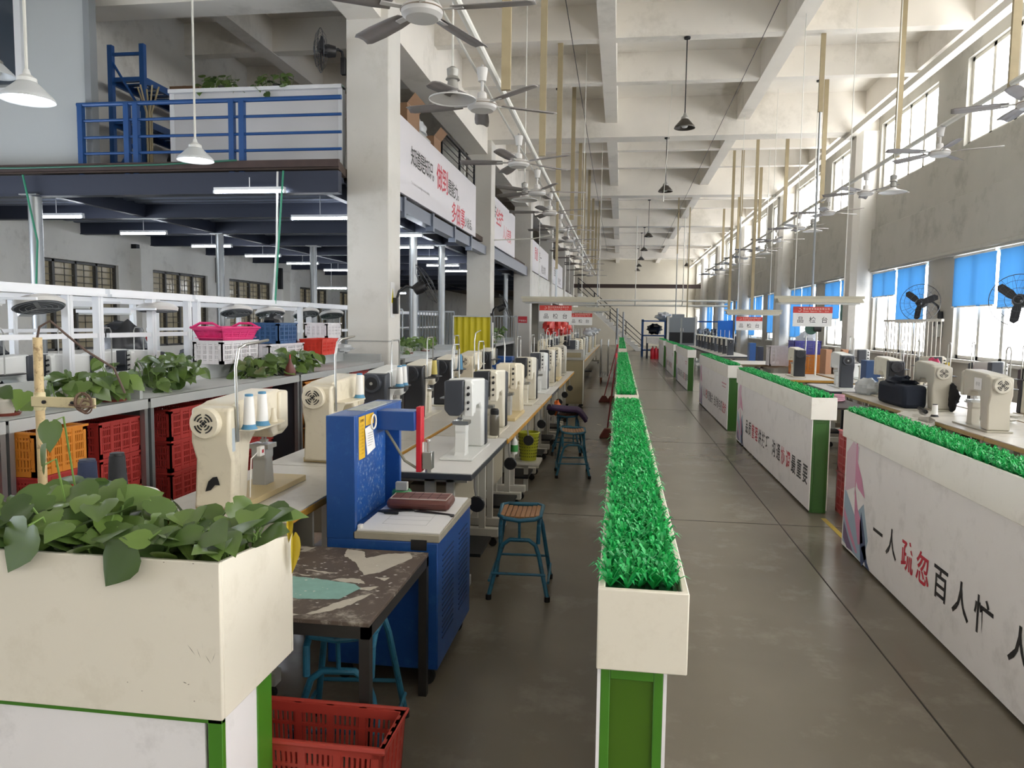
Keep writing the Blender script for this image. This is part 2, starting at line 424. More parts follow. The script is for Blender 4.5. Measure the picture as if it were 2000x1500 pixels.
# railing
def railing(name, label, xs, x0, x1, y, z0):
    t = thing(name, label, 'railing', (0, y, z0))
    for z, r in ((.80, .03), (.59, .019), (.37, .019), (.16, .019)):
        MB().cyl((x0, 0, z), (x1, 0, z), r, n=10).build('rail' if z < .8 else 'handrail', blueS, t)
    for x in xs: B(x-.035, x+.035, -.035, .035, -.17, .8).build('post', blueS, t, sm=0)
railing('railing', 'blue steel railing along the mezzanine edge above the white work frames', [-7.2, -6.53, -6.4, -5.05, -4.91], -7.25, -3.57, 9.38, ZD)
# rooms on the mezzanine
struct(B(-10.6, -7.15, 9.5, 9.58, ZD, ZT).build('wall_partition', mat('partition_panel', 'b9bec0', .5), sm=0))
struct(B(-7.19, -7.1, 9.46, 9.6, ZD, ZT).build('trim_partition', mat('partition_edge', '8d9296', .5), sm=0))
o = struct(B(-9.5, -8.2, 9.465, 9.485, 4.75, 6.1).build('window_%d' % (wn+1), mat('office_glass', '3e4854', .1), sm=0))
f = MB().box(-9.6, -9.5, 9.44, 9.5, 4.7, 6.15).box(-8.2, -8.1, 9.44, 9.5, 4.65, 6.2).box(-8.75, -8.7, 9.44, 9.5, 4.7, 6.15).box(-9.6, -8.1, 9.44, 9.5, 4.6, 4.7).box(-9.6, -8.1, 9.44, 9.5, 6.1, 6.2)
f.build('window_frame', whitef, o, sm=0)
struct(B(-7.85, -7.7, 9.6, 24, ZD, ZT).build('wall_mezzanine', wallm, sm=0))
struct(B(-7.7, -3.7, 17.6, 17.75, ZD, ZT).build('wall_mezzanine_back', wallm, sm=0))
pp = thing('low_partition', 'low white partition panel standing behind the blue railing', 'partition', (-5.05, 10.05, ZD))
B(-1.22, 1.2, -.03, .03, .12, 1.12).build('panel', mat('partition_white', 'd3d3d6', .5), pp, sm=0)
fr = MB().box(-1.26, -1.2, -.05, .05, 0, 1.13).box(1.2, 1.26, -.05, .05, 0, 1.13).box(-1.26, 1.26, -.09, .09, 1.1, 1.15).box(-1.2, 1.2, -.045, .045, .08, .13)
fr.build('frame', whitef, pp, sm=0)
# blue storage rack
rk = thing('storage_rack', 'tall blue steel rack behind the railing on the mezzanine', 'rack', (-7.4, 10.3, ZD))
for x in (0, .5):
    for y in (0, 2.2): B(x-.035, x+.035, y-.035, y+.035, 0, 1.9).build('post', blueS, rk, sm=0)
for z in (.25, .85, 1.45):
    s = MB().box(0, .5, 0, .05, z-.06, z).box(0, .5, 2.15, 2.2, z-.06, z).box(-.02, .03, 0, 2.2, z-.1, z).box(.47, .52, 0, 2.2, z-.1, z)
    for q in range(11): s.box(.02, .48, .1+q*.19, .2+q*.19, z-.02, z)
    s.build('shelf', blueS, rk, sm=0)
MB().cyl((0, 0, 1.7), (.5, 0, .9), .018).cyl((.5, 0, .75), (0, 0, .05), .018).box(0, .5, -.02, .02, 1.75, 1.79).build('brace', blueS, rk)
def carton_box(label, x, y, z, d, rz=0, flaps=False, group=None):
    t = thing('carton_box', label, 'box', (x, y, z), rz, group)
    MB().cbox((0, 0, d[2]/2), d).build('body', carton, t, bev=.004)
    B(-.03, .03, -d[1]/2-.001, d[1]/2+.001, d[2], d[2]+.0015).build('tape', mat('tape', 'b98a5c', .3), t, sm=0)
    if flaps:
        MB().add([(d[0]/2, -d[1]/2, d[2]), (d[0]/2, d[1]/2, d[2]), (d[0]/2+.12, d[1]/2, d[2]+.14), (d[0]/2+.12, -d[1]/2, d[2]+.14)], [(0, 1, 2, 3)]).build('flap', carton, t, fix=False)
    return t
carton_box('brown carton box on the top shelf of the blue rack', -7.12, 11.9, ZD+1.45, (.52, .4, .3))
st = thing('dried_stalks', 'bundle of dry stalks standing against the blue rack', 'plant', (-6.72, 10.15, ZD))
for k in range(6):
    a = k*1.1; MB().tube([(0.03*math.cos(a), .03*math.sin(a), 0), (.04*math.cos(a), .04*math.sin(a), .9), (.16*math.cos(a), .12*math.sin(a), 1.25)], .012, 6).build('stalk', tanm, st)
sk = tag(MB().blob((-6.62, 10.8, ZD+.28), (.2, .24, .28), 3).build('grey_sack', blackbag), 'dark lumpy sack on the mezzanine floor by the rack', 'sack')
# boxes and mesh fence behind the banner
carton_box('brown carton box with open flap just right of the first white pillar', -3.47, 11.75, 4.52, (.36, .7, .4), flaps=True)
carton_box('small brown carton behind the banner beside the dark fence', -3.47, 13.4, 4.45, (.32, .5, .4), flaps=True)
for i, (y, z, d) in enumerate(((11.75, ZD, (.36, .7, .895)), (13.4, ZD, (.32, .5, .825)))):
    carton_box('carton low behind the banner under the %s box' % ('larger', 'smaller')[i], -3.47, y, z, d)
tag(MB().blob((-3.44, 12.6, 4.83), (.12, .3, .14), 5, .3).build('plastic_bag', clearbag), 'crumpled clear plastic bag behind the banner by the cartons', 'bag')
B(-3.66, -3.32, 12.15, 12.95, ZD, 4.7).build('bag_shelf', greym, sm=0)
tag(bpy.data.objects['bag_shelf'], 'grey low shelf behind the banner carrying the plastic bag', 'shelf')
gf = thing('mesh_fence', 'dark mesh fence on the mezzanine above the slogan banner', 'fence', (-3.45, 14.3, ZD))
for y in (0, 1.6, 3.2): B(-.02, .02, y-.02, y+.02, 0, 1.62).build('post', ironm, gf, sm=0)
g = MB()
for k in range(12): g.box(-.006, .006, 0, 3.2, 0.2+k*.12, .212+k*.12)
g.build('wires', ironm, gf, sm=0); B(-.02, .02, 0, 3.2, 1.6, 1.64).build('handrail', ironm, gf, sm=0)
# slogan banners hung on the mezzanine front between the columns
def banner(n, y0, y1, z0, z1, runs, label):
    t = thing('slogan_banner', label, 'banner', (-3.16, y0, z0), 0, 'slogan banners on the mezzanine front')
    B(-.02, .02, 0, y1-y0, 0, z1-z0).build('cloth', mat('banner_white', 'd3d0d4', .5, var=.02), t, sm=0)
    kb, rd, gy = MB(), MB(), MB()
    for (col, txt, yy, zz, sz, pt) in runs:
        letters({'k': kb, 'r': rd, 'g': gy}[col], txt, (.0215, yy, zz), (0, 1, 0), (0, 0, 1), sz, pt)
    if kb.v: kb.build('black_lettering', blktx, t, sm=0, fix=False)
    if rd.v: rd.build('red_lettering', redtx, t, sm=0, fix=False)
    if gy.v: gy.build('small_lettering', mat('grey_print', '8f8c90', .5), t, sm=0, fix=False)
banner(1, 10.45, 16.15, 3.43, 4.5, [('k', '知道是知识，', .62, .52, .3, .26), ('r', '做到', 2.2, .47, .46, .42), ('k', '是能力。', 3.05, .5, .3, .27), ('r', '多做事', 3.35, .05, .42, .4), ('k', '少说话。', 4.55, .1, .22, .22),
    ('g', 'To know is knowledge, to do is ability', .65, .22, .06, None)], 'white slogan banner right of the nearest white pillar, black and red writing')
banner(2, 18.45, 22.2, 3.5, 4.7, [('k', '安', .05, .7, .35, .3), ('r', '全生产', .35, .6, .45, .36), ('r', '人人有责', 1.5, .35, .4, .36)], 'white slogan banner behind the second white pillar, mostly red writing')
banner(3, 26.6, 32.6, 3.45, 4.55, [('r', '质量', .8, .5, .5, .5), ('k', '第一', 2.2, .5, .45, .5), ('k', '精益求精', 3.2, .15, .35, .42)], 'white slogan banner behind the third white pillar')
banner(4, 34.6, 40.6, 3.45, 4.55, [('k', '团结协作', .8, .4, .45, .5), ('k', '共创未来', 3.2, .15, .35, .42)], 'white slogan banner farthest down the hall')
struct(B(-3.3, -3.19, 26.5, 57, 2.55, 3.44).build('wall_parapet', wallm, sm=0))
hw = MB()
for y in (10.9, 12.6, 14.3, 15.9): hw.box(-3.3, -3.17, y-.05, y+.05, 3.12, 3.42)
hw.box(-3.36, -3.2, 10.4, 17.8, 3.2, 3.4).box(-3.36, -3.2, 18.4, 25.8, 3.2, 3.5)
struct(hw.build('trim_banner_rail', mat('rail_grey_blue', '6d7482', .4, .4), sm=0))
# crane-like dark beam, cable tray
tag(B(-3.12, 5.06, 50.0, 50.2, 3.95, 4.2).build('dark_crossbeam', mat('rusty_brown', '3b2c28', .6)), 'dark brown crossbeam spanning the hall before the far wall', 'beam')
struct(B(4.9, 5.04, 2, 58, 5.8, 5.84).build('trim_cable_tray', framem, sm=0))
struct(MB().box(4.9, 4.92, 2, 58, 5.84, 5.92).box(5.02, 5.04, 2, 58, 5.84, 5.92).build('trim_cable_tray', framem, sm=0))
# ================================================================ planters
def grass_mesh(L, W, step, seed, hb=.055, wid=.0055, nb=9):
    r = random.Random(seed); mb = MB(); vs = []; fs = []
    ny = max(2, int(L/step)); nx = max(3, int(W/step))
    for i in range(nx):
        for jj in range(ny):
            cx = -W/2+(i+.5)*W/nx+r.uniform(-.3, .3)*step; cy = (jj+.5)*L/ny+r.uniform(-.3, .3)*step
            for k in range(nb):
                a = r.uniform(0, 2*PI); h = hb*r.uniform(.55, 1.1); out = hb*r.uniform(.3, 1.05); ww = wid*r.uniform(.8, 1.3)
                ca, sa = math.cos(a), math.sin(a); o = len(vs)
                for (t, q, wk) in ((0, 0, .7), (.35, .5, 1), (.72, .85, .8), (1, .8 if out < .035 else .62, .05)):
                    px, py, pz = cx+ca*out*t, cy+sa*out*t, h*q
                    vs += [(px-sa*ww*wk/2, py+ca*ww*wk/2, pz), (px+sa*ww*wk/2, py-ca*ww*wk/2, pz)]
                for q in range(3): fs.append((o+2*q, o+2*q+1, o+2*q+3, o+2*q+2))
    return mb.add(vs, fs)
_gm = {}
def grass_mat(label, x, y0, y1, z, W=.172, step=.024, seed=1, nb=9, wid=.0055):
    t = thing('grass_mat', label, 'artificial grass', (x, y0, z), 0, 'green plastic grass mats in the planters')
    L = y1-y0
    key = (round(L, 2), step)
    if key in _gm:
        o = _gm[key].copy(); COL.objects.link(o); o.parent = t
    else:
        o = grass_mesh(L, W, step, seed, nb=nb, wid=wid).build('blades', grassm, t, fix=False, sm=0); _gm[key] = o
    g = MB()
    for k in range(6): g.box(-W/2+k*W/5-.004, -W/2+k*W/5+.004, 0, L, -.006, 0)
    for k in range(int(L/.05)): g.box(-W/2, W/2, k*.05, k*.05+.006, -.006, 0)
    g.box(-W/2, W/2, 0, L, -.012, -.006)
    g.build('base_grid', grassb, t, sm=0)
    return t
dgr2 = mat('deep_green_paint', '2f5f1c', .4, var=.04)
def planter(label, xa, xb, pa, pb, y0, y1, group, zb=.81, zt=1.0, face=None):
    """xa..xb the trough, pa..pb the panelled base below it"""
    t = thing('planter', label, 'planter', ((xa+xb)/2, y0, 0), 0, group); cx = (xa+xb)/2; L = y1-y0
    xa -= cx; xb -= cx; pa -= cx; pb -= cx; k = .016
    tr = MB().box(xa, xb, 0, k, zb, zt).box(xa, xb, L-k, L, zb, zt).box(xa, xa+k, k, L-k, zb, zt).box(xb-k, xb, k, L-k, zb, zt).box(xa+k, xb-k, k, L-k, zb, zt-.035)
    tr.build('trough', cream if face is None else whitep, t, bev=.003)
    for s, x0, x1 in ((0, pa, pa+.008), (1, pb-.008, pb)):
        B(x0, x1, .03, L-.03, .02, zb).build('side_panel', panelw, t, sm=0)
    e = MB(); q = .022
    for ya, yb in ((.03, .03+q), (L-.03-q, L-.03)):
        e.box(pa+.008, pa+.03, ya, yb, 0, zb).box(pb-.03, pb-.008, ya, yb, 0, zb).box(pa+.03, pb-.03, ya, yb, zb-.035, zb).box(pa+.03, pb-.03, ya, yb, 0, .03)
    e.build('frame', greenp if face is None else dgr2, t, bev=.002)
    B(pa+.03, pb-.03, .038-(.009 if face else 0), .044, .03, zb-.035).build('end_panel', dgreen if face is None else dgr2, t, sm=0); B(pa+.03, pb-.03, L-.044, L-.038, .03, zb-.035).build('end_panel', dgreen if face is None else dgr2, t, sm=0)
    for yy in (.1, L-.1): MB().cyl(((pa+pb)/2, yy, 0), ((pa+pb)/2, yy, .02), .03, n=10).build('foot', rubber, t)
    return t
GC = 'white planter boxes in the middle row'
for i, (a, b) in enumerate([(1.68, 5.93), (6.45, 11.15), (11.45, 15.7), (18.8, 23.3), (23.5, 27.8), (28.6, 33)]):
    lab = ['narrow white planter with plastic grass and green end, nearest in the middle row', 'second narrow planter of the middle row', 'third planter of the middle row, with brooms beside it',
           'fourth planter of the middle row, beside the rod trolley', 'fifth planter of the middle row', 'farthest planter of the middle row, before the stairs'][i]
    planter(lab, -.036, .168, -.034, .126, a, b, GC)
    lab = ['bright green grass mat in the nearest middle planter, long blades', 'green grass mat in the second middle planter', 'green grass mat in the third middle planter', 'green grass mat in the fourth middle planter', 'green grass mat in the fifth middle planter', 'green grass mat in the farthest middle planter'][i]
    grass_mat(lab, .06, a+.045, b-.035, .985, .16, (.029, .033, .04, .05, .06, .06)[i], 3+i, (11, 9, 7, 6, 6, 6)[i], (.0088, .009, .01, .012, .014, .014)[i])
GR = 'white slogan planters along the right side of the aisle'
RP = [(1.5, 5.72), (6.65, 10.8), (11.7, 15.85), (18.65, 22.5), (23.5, 27.6), (29.1, 32.7)]
txts = [[('k', '一', 4.95), ('k', '人', 4.71), ('r', '疏', 4.455), ('r', '忽', 4.235), ('k', '百', 4.007), ('k', '人', 3.778), ('k', '忙', 3.549), ('k', '人', 3.24), ('k', '人', 3.01), ('r', '细', 2.78), ('r', '心', 2.55), ('k', '更', 2.32), ('k', '顺', 2.09), ('k', '畅', 1.86)],
        [(c, ch, 9.95-.229*k-(.126 if k > 6 else 0)) for k, (c, ch) in enumerate(zip('kkrrkkkkkrrkkk', '品质管理讲技巧沟通协调最重要'))],
        [(c, ch, 15.0-.22*k-(.14 if k > 6 else 0)) for k, (c, ch) in enumerate(zip('kkrkkkkkkkkkrr', '人人把好质量关全员参与抓进步'))],
        [(c, ch, 21.7-.22*k-(.14 if k > 6 else 0)) for k, (c, ch) in enumerate(zip('kkkkkkkkkrrkkk', '提高品质从我做从现在做起要牢记'))],
        [(c, ch, 26.8-.22*k) for k, (c, ch) in enumerate(zip('kkrrkkkkkrrk', '安全生产人人有责从我做起'))], []]
pinkm = mat('print_pink', 'd58fb0', .5); violm = mat('print_violet', '6b5478', .5); tealm = mat('print_blue', '3a4a72', .5); paleb = mat('print_pale_blue', '9fb6c8', .5); palep = mat('print_pale_pink', 'd9bccb', .5)
for i, (a, b) in enumerate(RP):
    lab = ['white slogan planter nearest on the right, red and black characters', 'second white slogan planter on the right, green end panel showing', 'third slogan planter on the right, before the second one',
           'fourth slogan planter on the right, after the yellow floor marking', 'fifth slogan planter on the right', 'farthest slogan planter on the right, by the blue rack'][i]
    t = planter(lab, 1.62, 1.83, 1.64, 1.79, a, b, GR, face=1)
    grass_mat('green grass mat in the %s right slogan planter' % ['nearest', 'second', 'third', 'fourth', 'fifth', 'farthest'][i], 1.725, a+.03, b-.035, .985, .168, (.03, .034, .042, .05, .06, .06)[i], 13+i, (9, 8, 7, 6, 6, 6)[i], (.0085, .009, .01, .012, .014, .014)[i])
    kb, rd = MB(), MB()
    for c, ch, yy in txts[i]:
        letters(kb if c == 'k' else rd, ch, (1.6385, yy+.085, .24), (0, -1, 0), (0, 0, 1), .185, .2, .016)
    off = Matrix.Translation((-1.725, -a, 0))
    for q, nm, mm in ((kb, 'black_lettering', blktx), (rd, 'red_lettering', redtx)):
        if q.v:
            q.v = [off @ p for p in q.v]; q.build(nm, mm, t, sm=0, fix=False)
    # printed picture at the far end of each panel: brush-stroke shapes
    def shape(pts, m_, nm, x=1.6388):
        q = MB(); n = len(pts); q.add([(x-1.725, b-a-u, v) for u, v in pts], [tuple(range(n))]); q.build(nm, m_, t, sm=0, fix=False)
    if i < 5:
        shape([(.05, .05), (.5, .02), (.6, .2), (.48, .42), (.3, .3), (.05, .45)], paleb, 'print_patch', 1.6392)
        shape([(.06, .42), (.3, .5), (.33, .78), (.2, .8), (.06, .7)], palep, 'print_patch', 1.6391)
        shape([(.27, .8), (.3, .8), (.31, .68), (.42, .58), (.5, .46), (.34, .5), (.3, .54), (.28, .42)], pinkm, 'print_ribbon')
        shape([(.28, .5), (.36, .36), (.44, .3), (.5, .16), (.4, .12), (.3, .3)], pinkm, 'print_ribbon')
        shape([(.44, .36), (.54, .2), (.58, .08), (.5, .0), (.47, -.02+.04), (.44, .15), (.42, .28)], tealm, 'print_stroke')
        shape([(.47, .12), (.58, .02), (.66, .0+.022), (.6, .06), (.54, .16)], tealm, 'print_stroke')
        shape([(.06, .2), (.2, .1), (.3, .04), (.16, .03), (.06, .08)], violm, 'print_stroke')
        shape([(.06, .3), (.25, .16), (.4, .06), (.36, .05), (.2, .13), (.06, .24)], pinkm, 'print_stroke')
    if i > 1: 
        q = MB().box(1.6385-1.725, 1.639-1.725, .25, .75, .68, .7).box(1.6385-1.725, 1.639-1.725, .3, .7, .63, .645); q.build('print_line', mat('print_rose', 'c98a96', .5), t, sm=0)
# yellow markings on the floor
ym = mat('floor_marking_yellow', 'b49d45', .6, var=.2, scale=30)
struct(B(1.9, 1.95, 16.1, 18.4, 0, .002).build('trim_floor_marking', ym, sm=0)); struct(B(1.66, 1.9, 16.25, 16.3, 0, .002).build('trim_floor_marking', ym, sm=0))
struct(B(1.7, 1.74, 5.85, 6.5, 0, .002).build('trim_floor_marking', ym, sm=0))

# ================================================================ leaves
def leaf(mb, p, d, up, s, fold=.25, curl=.35, wide=1.0):
    d = Vector(d).normalized(); up = Vector(up); up = (up-d*up.dot(d)).normalized(); sd = d.cross(up)
    rows = [(-.1, .2), (.04, .4), (.25, .47), (.5, .4), (.75, .22), (1.02, .0)]
    vs = []; fs = []
    for t, wd in rows:
        for k in (-1, -.5, 0, .5, 1):
            tt = t if (k or t > 0) else .04
            z = abs(k)*wd*fold-curl*max(t, 0)**2*.6-(abs(k)**2)*wd*.18
            q = Vector(p)+d*tt*s+sd*(k*wd*s*wide)+up*(z*s); vs.append(q)
    for i in range(5):
        for k in range(4): a = i*5+k; fs.append((a, a+1, a+6, a+5))
    mb.add(vs, fs)
def pothos(name, label, loc, rx, ry, z0, n, hmin, hmax, s0, s1, seed, extra=(), yellow=(), bias=(0, -.5), group=None, hang=0, cat='plant', wall=0):
    r = random.Random(seed); t = thing(name, label, cat, loc, 0, group); fo, stt = MB(), MB()
    for i in range(n):
        x, y = r.uniform(-rx, rx), r.uniform(-ry, ry); h = r.uniform(hmin, hmax); a = r.uniform(0, 2*PI)
        if hang and i < hang:
            e = r.choice([(-1, r.uniform(-1, 1)), (r.uniform(-1, 1), -1)])
            x, y = e[0]*rx*1.1, e[1]*ry*1.15; h = r.uniform(-.12, .03)
        dx, dy = math.cos(a)+bias[0], math.sin(a)+bias[1]; pt = r.uniform(-1.3, .25)
        s_ = r.uniform(s0, s1); top = Vector((x+dx*.03, y+dy*.03, z0+h))
        if wall:
            for _ in range(6):
                L_ = math.sqrt(dx*dx+dy*dy+pt*pt); tip = top+Vector((dx, dy, pt))*(s_/L_)
                if (tip.y < -.165 or tip.x > wall-.02) and tip.z < .135: pt += .35; top.z += .01
        stt.tube([(x*.8, y*.8, z0-.02), (x*.9, y*.9, z0+h*.6+.01), top], .0028, 5)
        leaf(fo, top, (dx, dy, pt), (-dx*.3+r.uniform(-.5, .5), -dy*.3-.45+r.uniform(-.6, .4), 1), s_, r.uniform(.1, .45), r.uniform(.1, .6), r.uniform(.8, 1.05))
    for p, d, up, s in extra:
        leaf(fo, p, d, up, s, .2, .12); stt.tube([(p[0], p[1]+.12, z0), (p[0], p[1]+.05, p[2]+.01), Vector(p)], .003, 5)
    fo.build('foliage', leafm, t, fix=False, sm=60); stt.build('stems', stemm, t)
    if yellow:
        ye = MB()
        for p, d, up, s in yellow: leaf(ye, p, d, up, s, .5, .2, .3)
        ye.build('yellow_leaf', leafy, t, fix=False, sm=60)
    return t
# big trough in the left foreground
t = thing('planter', 'large cream planter box with pothos in the left foreground', 'planter', (-2.1, 1.72, 0)); x0, x1 = -1.1, 1.12; Lp = .425
tr = MB().box(x0, x1, 0, .014, .577, .99).box(x0, x1, Lp-.014, Lp, .577, .985).box(x0, x0+.014, .014, Lp-.014, .577, .985).box(x0+.014, x1-.012, .014, Lp-.014, .577, .6)
tr.build('trough', cream, t, bev=.003)
MB().prism([(.014, .577), (Lp-.014, .577), (Lp-.014, .945), (.3, .965), (.014, .99)], 'x', x1-.012, x1).build('end_board', cream, t, bev=.002)
B(x0+.014, x1-.012, .014, Lp-.014, .6, .9).build('soil', potsoil, t, sm=0)
B(x0, x1-.055, .012, .02, .02, .57).build('side_panel', panelw, t, sm=0)
e = MB(); xe = x1-.005
e.box(xe-.04, xe, .008, .026, 0, .577).box(xe-.022, xe, .2, .285, 0, .577).box(x0, xe, .008, .026, .563, .577).box(x0, xe, .008, .026, 0, .02).box(x0, x0+.05, .0, .28, 0, .577)
e.build('frame', greenp, t, bev=.002)
B(xe-.014, xe-.004, .026, .2, 0, .577).build('end_panel', panelw, t, sm=0)
sc = MB(); r_ = random.Random(3)
for (u, v, l, a) in [(1.04, .76, .035, -.9), (1.06, .752, .03, -1.2), (1.085, .738, .028, -1.0), (1.1, .745, .03, 1.2), (1.07, .775, .03, -1.5), (1.02, .672, .012, -.3), (1.03, .668, .006, .3), (1.045, .625, .005, 0), (.86, .66, .004, 0), (.9, .64, .004, 0), (1.1, .93, .012, -1.4), (1.05, .985, .006, 0), (.97, .984, .005, 0)]:
    q_ = (math.cos(a)*l/2, math.sin(a)*l/2); sc.add([(u-q_[0], -.0006, v-q_[1]), (u, -.0006, v-.0012), (u+q_[0], -.0006, v+q_[1]), (u, -.0006, v+.0012)], [(0, 1, 2, 3)])
sc.build('scratches', mat('scratch_brown', '6e6152', .8), t, sm=0)
ZT_ = 2.0
pothos('pothos', 'leafy pothos at the left of the large cream planter', (-1.55, 1.92, .9), .2, .15, 0, 90, .04, .21, .085, .125, 11,
       extra=[((.06, -.222, .165), (-.45, -.06, -.85), (-.2, -1, .1), .14), ((-.14, -.2, .2), (-.3, -.3, -.3), (0, -1, .5), .11), ((.02, -.12, .3), (.3, -.3, .5), (-.5, -.8, .2), .09), ((-.05, .0, .4), (.05, -.2, -.9), (0, -1, .2), .085)], group='pothos plants filling the large planter', wall=9)
pothos('pothos', 'middle pothos of the large cream planter, one leaf over the front', (-1.27, 1.92, .9), .14, .15, 0, 66, .04, .16, .085, .12, 12,
       extra=[((.06, -.222, .125), (-.5, -.05, -.75), (-.1, -1, .1), .125), ((.1, -.2, .14), (-.8, -.3, .12), (0, -.6, .8), .07)], group='pothos plants filling the large planter', wall=9)
pothos('pothos', 'pothos with yellow leaves at the right end of the large planter', (-1.08, 1.94, .9), .09, .16, 0, 48, .04, .15, .08, .115, 13,
       extra=[((.05, -.18, .16), (.5, -.4, .0), (0, -.7, .6), .1)],
       yellow=[((.098, .18, .1), (.1, -.1, -.95), (.75, -.7, .1), .075), ((.118, .17, .05), (.05, -.08, -1), (.8, -.65, 0), .115), ((-.2, .05, .14), (.2, -.6, -.4), (0, -.6, .8), .06)], group='pothos plants filling the large planter', wall=.1)
# ================================================================ crates and shelving
_cr = {}
def crate_meshes(d, col, taper=0., nv=(26, 22)):
    key = (d, col, taper)
    if key in _cr: return _cr[key]
    lx, ly, h = d; mb = MB(); t = .012
    def side(p0, p1, inward, n):
        p0, p1 = Vector(p0), Vector(p1); u = (p1-p0); L = u.length; u = u/L; iw = Vector(inward)
        M = Matrix(((u.x, iw.x, 0, p0.x), (u.y, iw.y, 0, p0.y), (0, 0, 1, 0), (0, 0, 0, 1))); mb.M = M
        mb.box(0, L, 0, t*1.3, h-.03, h).box(0, L, 0, t*.6, 0, .03).box(-.004, L+.004, -.006, t*.4, h-.012, h)
        mb.box(0, .035, 0, t, 0, h).box(L-.035, L, 0, t, 0, h)
        for z in (.2, .4, .6, .8): mb.box(.03, L-.03, 0, t*.8, h*z-.005, h*z+.005)
        for k in range(1, 4): x = .03+(L-.06)*k/4; mb.box(x-.012, x+.012, -.002, t, 0, h)
        for k in range(n): x = .035+(L-.07)*(k+.5)/n; mb.box(x-L*.0088, x+L*.0088-.0, .001, t*.6, .02, h-.02)
        mb.M = Matrix()
    x, y = lx/2, ly/2
    side((-x, -y, 0), (x, -y, 0), (0, 1, 0), nv[0]); side((x, -y, 0), (x, y, 0), (-1, 0, 0), nv[1])
    side((x, y, 0), (-x, y, 0), (0, -1, 0), nv[0]); side((-x, y, 0), (-x, -y, 0), (1, 0, 0), nv[1])
    mb.box(-x+.01, x-.01, -y+.01, y-.01, .002, .012)
    if taper:
        mb.v = [Vector((p.x*(1-taper*(1-p.z/h)), p.y*(1-taper*(1-p.z/h)), p.z)) for p in mb.v]
    o = mb.build('crate', crate_c[col], None, sm=0, fix=False); _cr[key] = o
    return o
_used = set()
def crate(label, x, y, z, d, col, rz=0, group=None, taper=0., name='plastic_crate', cat='crate'):
    o = crate_meshes(d, col, taper)
    if id(o.data) in _used and o.get('label'):
        o = o.copy(); COL.objects.link(o)
    _used.add(id(o.data)); o.name = name
    o.location = (x, y, z); o.rotation_euler = (0, 0, rz)
    return tag(o, label, cat, group)
def shelf_unit(label, y0, y1, mid=None, dark=False):
    t = thing('shelf_unit', label, 'shelf', (-3.35, y0, 0), 0, 'grey shelving units behind the sewing row'); L = y1-y0
    for x in (-.38, .225):
        for y in ([.018, L-.018]+([mid-y0] if mid else [])): 
            B(x, x+.035, y-.017, y+.017, 0, 1.055 if x > 0 or y == (mid or 0)-y0 else 1.2).build('post', galv if x > 0 else shelfm, t, sm=0)
    MB().box(-.38, .262, 0, L, 1.04, 1.065).box(.24, .264, 0, L, 1.0, 1.065).build('worktop', shelfm, t, bev=.002)
    (MB().box(-.44, -.3, 0, L, 1.15, 1.17) if y1 < 5 else MB().box(-.62, -.3, (1.4 if y0 < 5 else 0), L, 1.17, 1.195).box(-.44, -.3, 0, 1.4 if y0 < 5 else .1, 1.17, 1.19)).box(-.31, -.296, 0, L, 1.06, 1.195).build('ledge', shelfm, t, bev=.002)
    for x in (-.6,) if y1 > 5 else (): 
        for y in ((.02 if y0 > 5 else 1.43), L-.02): B(x, x+.03, y-.015, y+.015, 0, 1.17).build('post', shelfm, t, sm=0)
    B(-.35, .25, .01, L-.01, .03, .05).build('bottom_shelf', shelfm, t, sm=0)
    B(-.375, -.37, .03, L-.03, .05, 1.04).build('back_mesh', meshm, t, sm=0)
    for y in (.005, L-.01): B(-.36, .22, y, y+.005, .05, 1.03).build('side_panel', darkm if dark else meshm, t, sm=0)
    g = MB(); g.box(-.3, .2, L-.012, L-.008, 1.065, 1.15); g.box(-.3, .21, L-.02, L, 1.14, 1.165).box(.19, .225, L-.03, L, 1.065, 1.165)
    g.build('end_guard', shelfm, t, sm=0)
    return t
for (a, b, md, lab, dk) in [(2.2, 3.4, None, 'grey shelf unit nearest, behind the bamboo-like pole', 0), (3.42, 4.57, None, 'grey shelf unit holding orange and red crates', 0), (4.6, 6.95, 5.66, 'long grey shelf unit with bushy pot plant and red crates', 1),
        (6.99, 9.62, 8.3, 'long grey shelf unit ending at the nearest white pillar', 0), (10.6, 14.2, 12.4, 'grey shelf unit with pots just past the nearest pillar', 0), (18.7, 22, 20.3, 'grey shelf unit past the yellow sheet with a plant', 0)]:
    shelf_unit(lab, a, b, md, dk)
CR = (.6, .44, .25)
def stack(x, y, z0, cols, where, d=CR, rz=0, labs=None):
    n = len(cols)
    for k, c in enumerate(cols):
        pos = 'topmost' if k == n-1 else 'bottom' if k == 0 else 'second' if k == 1 else 'third'
        crate('%s crate, %s of the stack %s' % (c, pos, where), x, y, z0+k*(d[2]+.002), d, c, rz, 'crates stacked in the shelf units')
stack(-3.42, 4.35, .05, ['red', 'red', 'red', 'red'][1:]+['red'], 'beside the orange crate', (.58, .42, .225))
stack(-3.42, 5.12, .05, ['red', 'red', 'red', 'red'], 'right of the double grey post', (.58, .48, .225))
stack(-3.26, 3.66, .05, ['red', 'red', 'red', 'orange'], 'with orange on top, behind the old pole', (.56, .38, .236))
stack(-3.42, 3.16, .05, ['red', 'red', 'red'], 'at the left edge', (.56, .4, .25))
stack(-3.42, 6.2, .05, ['orange', 'red', 'red', 'red'], 'behind the first sewing machine head', (.56, .55, .235))
stack(-3.42, 7.5, .05, ['blue', 'orange', 'orange', 'orange'], 'under the trailing plant, in blue and orange', (.56, .62, .23))
stack(-3.42, 8.85, .05, ['orange', 'red', 'red', 'red'], 'by the foot of the nearest pillar', (.56, .62, .235))
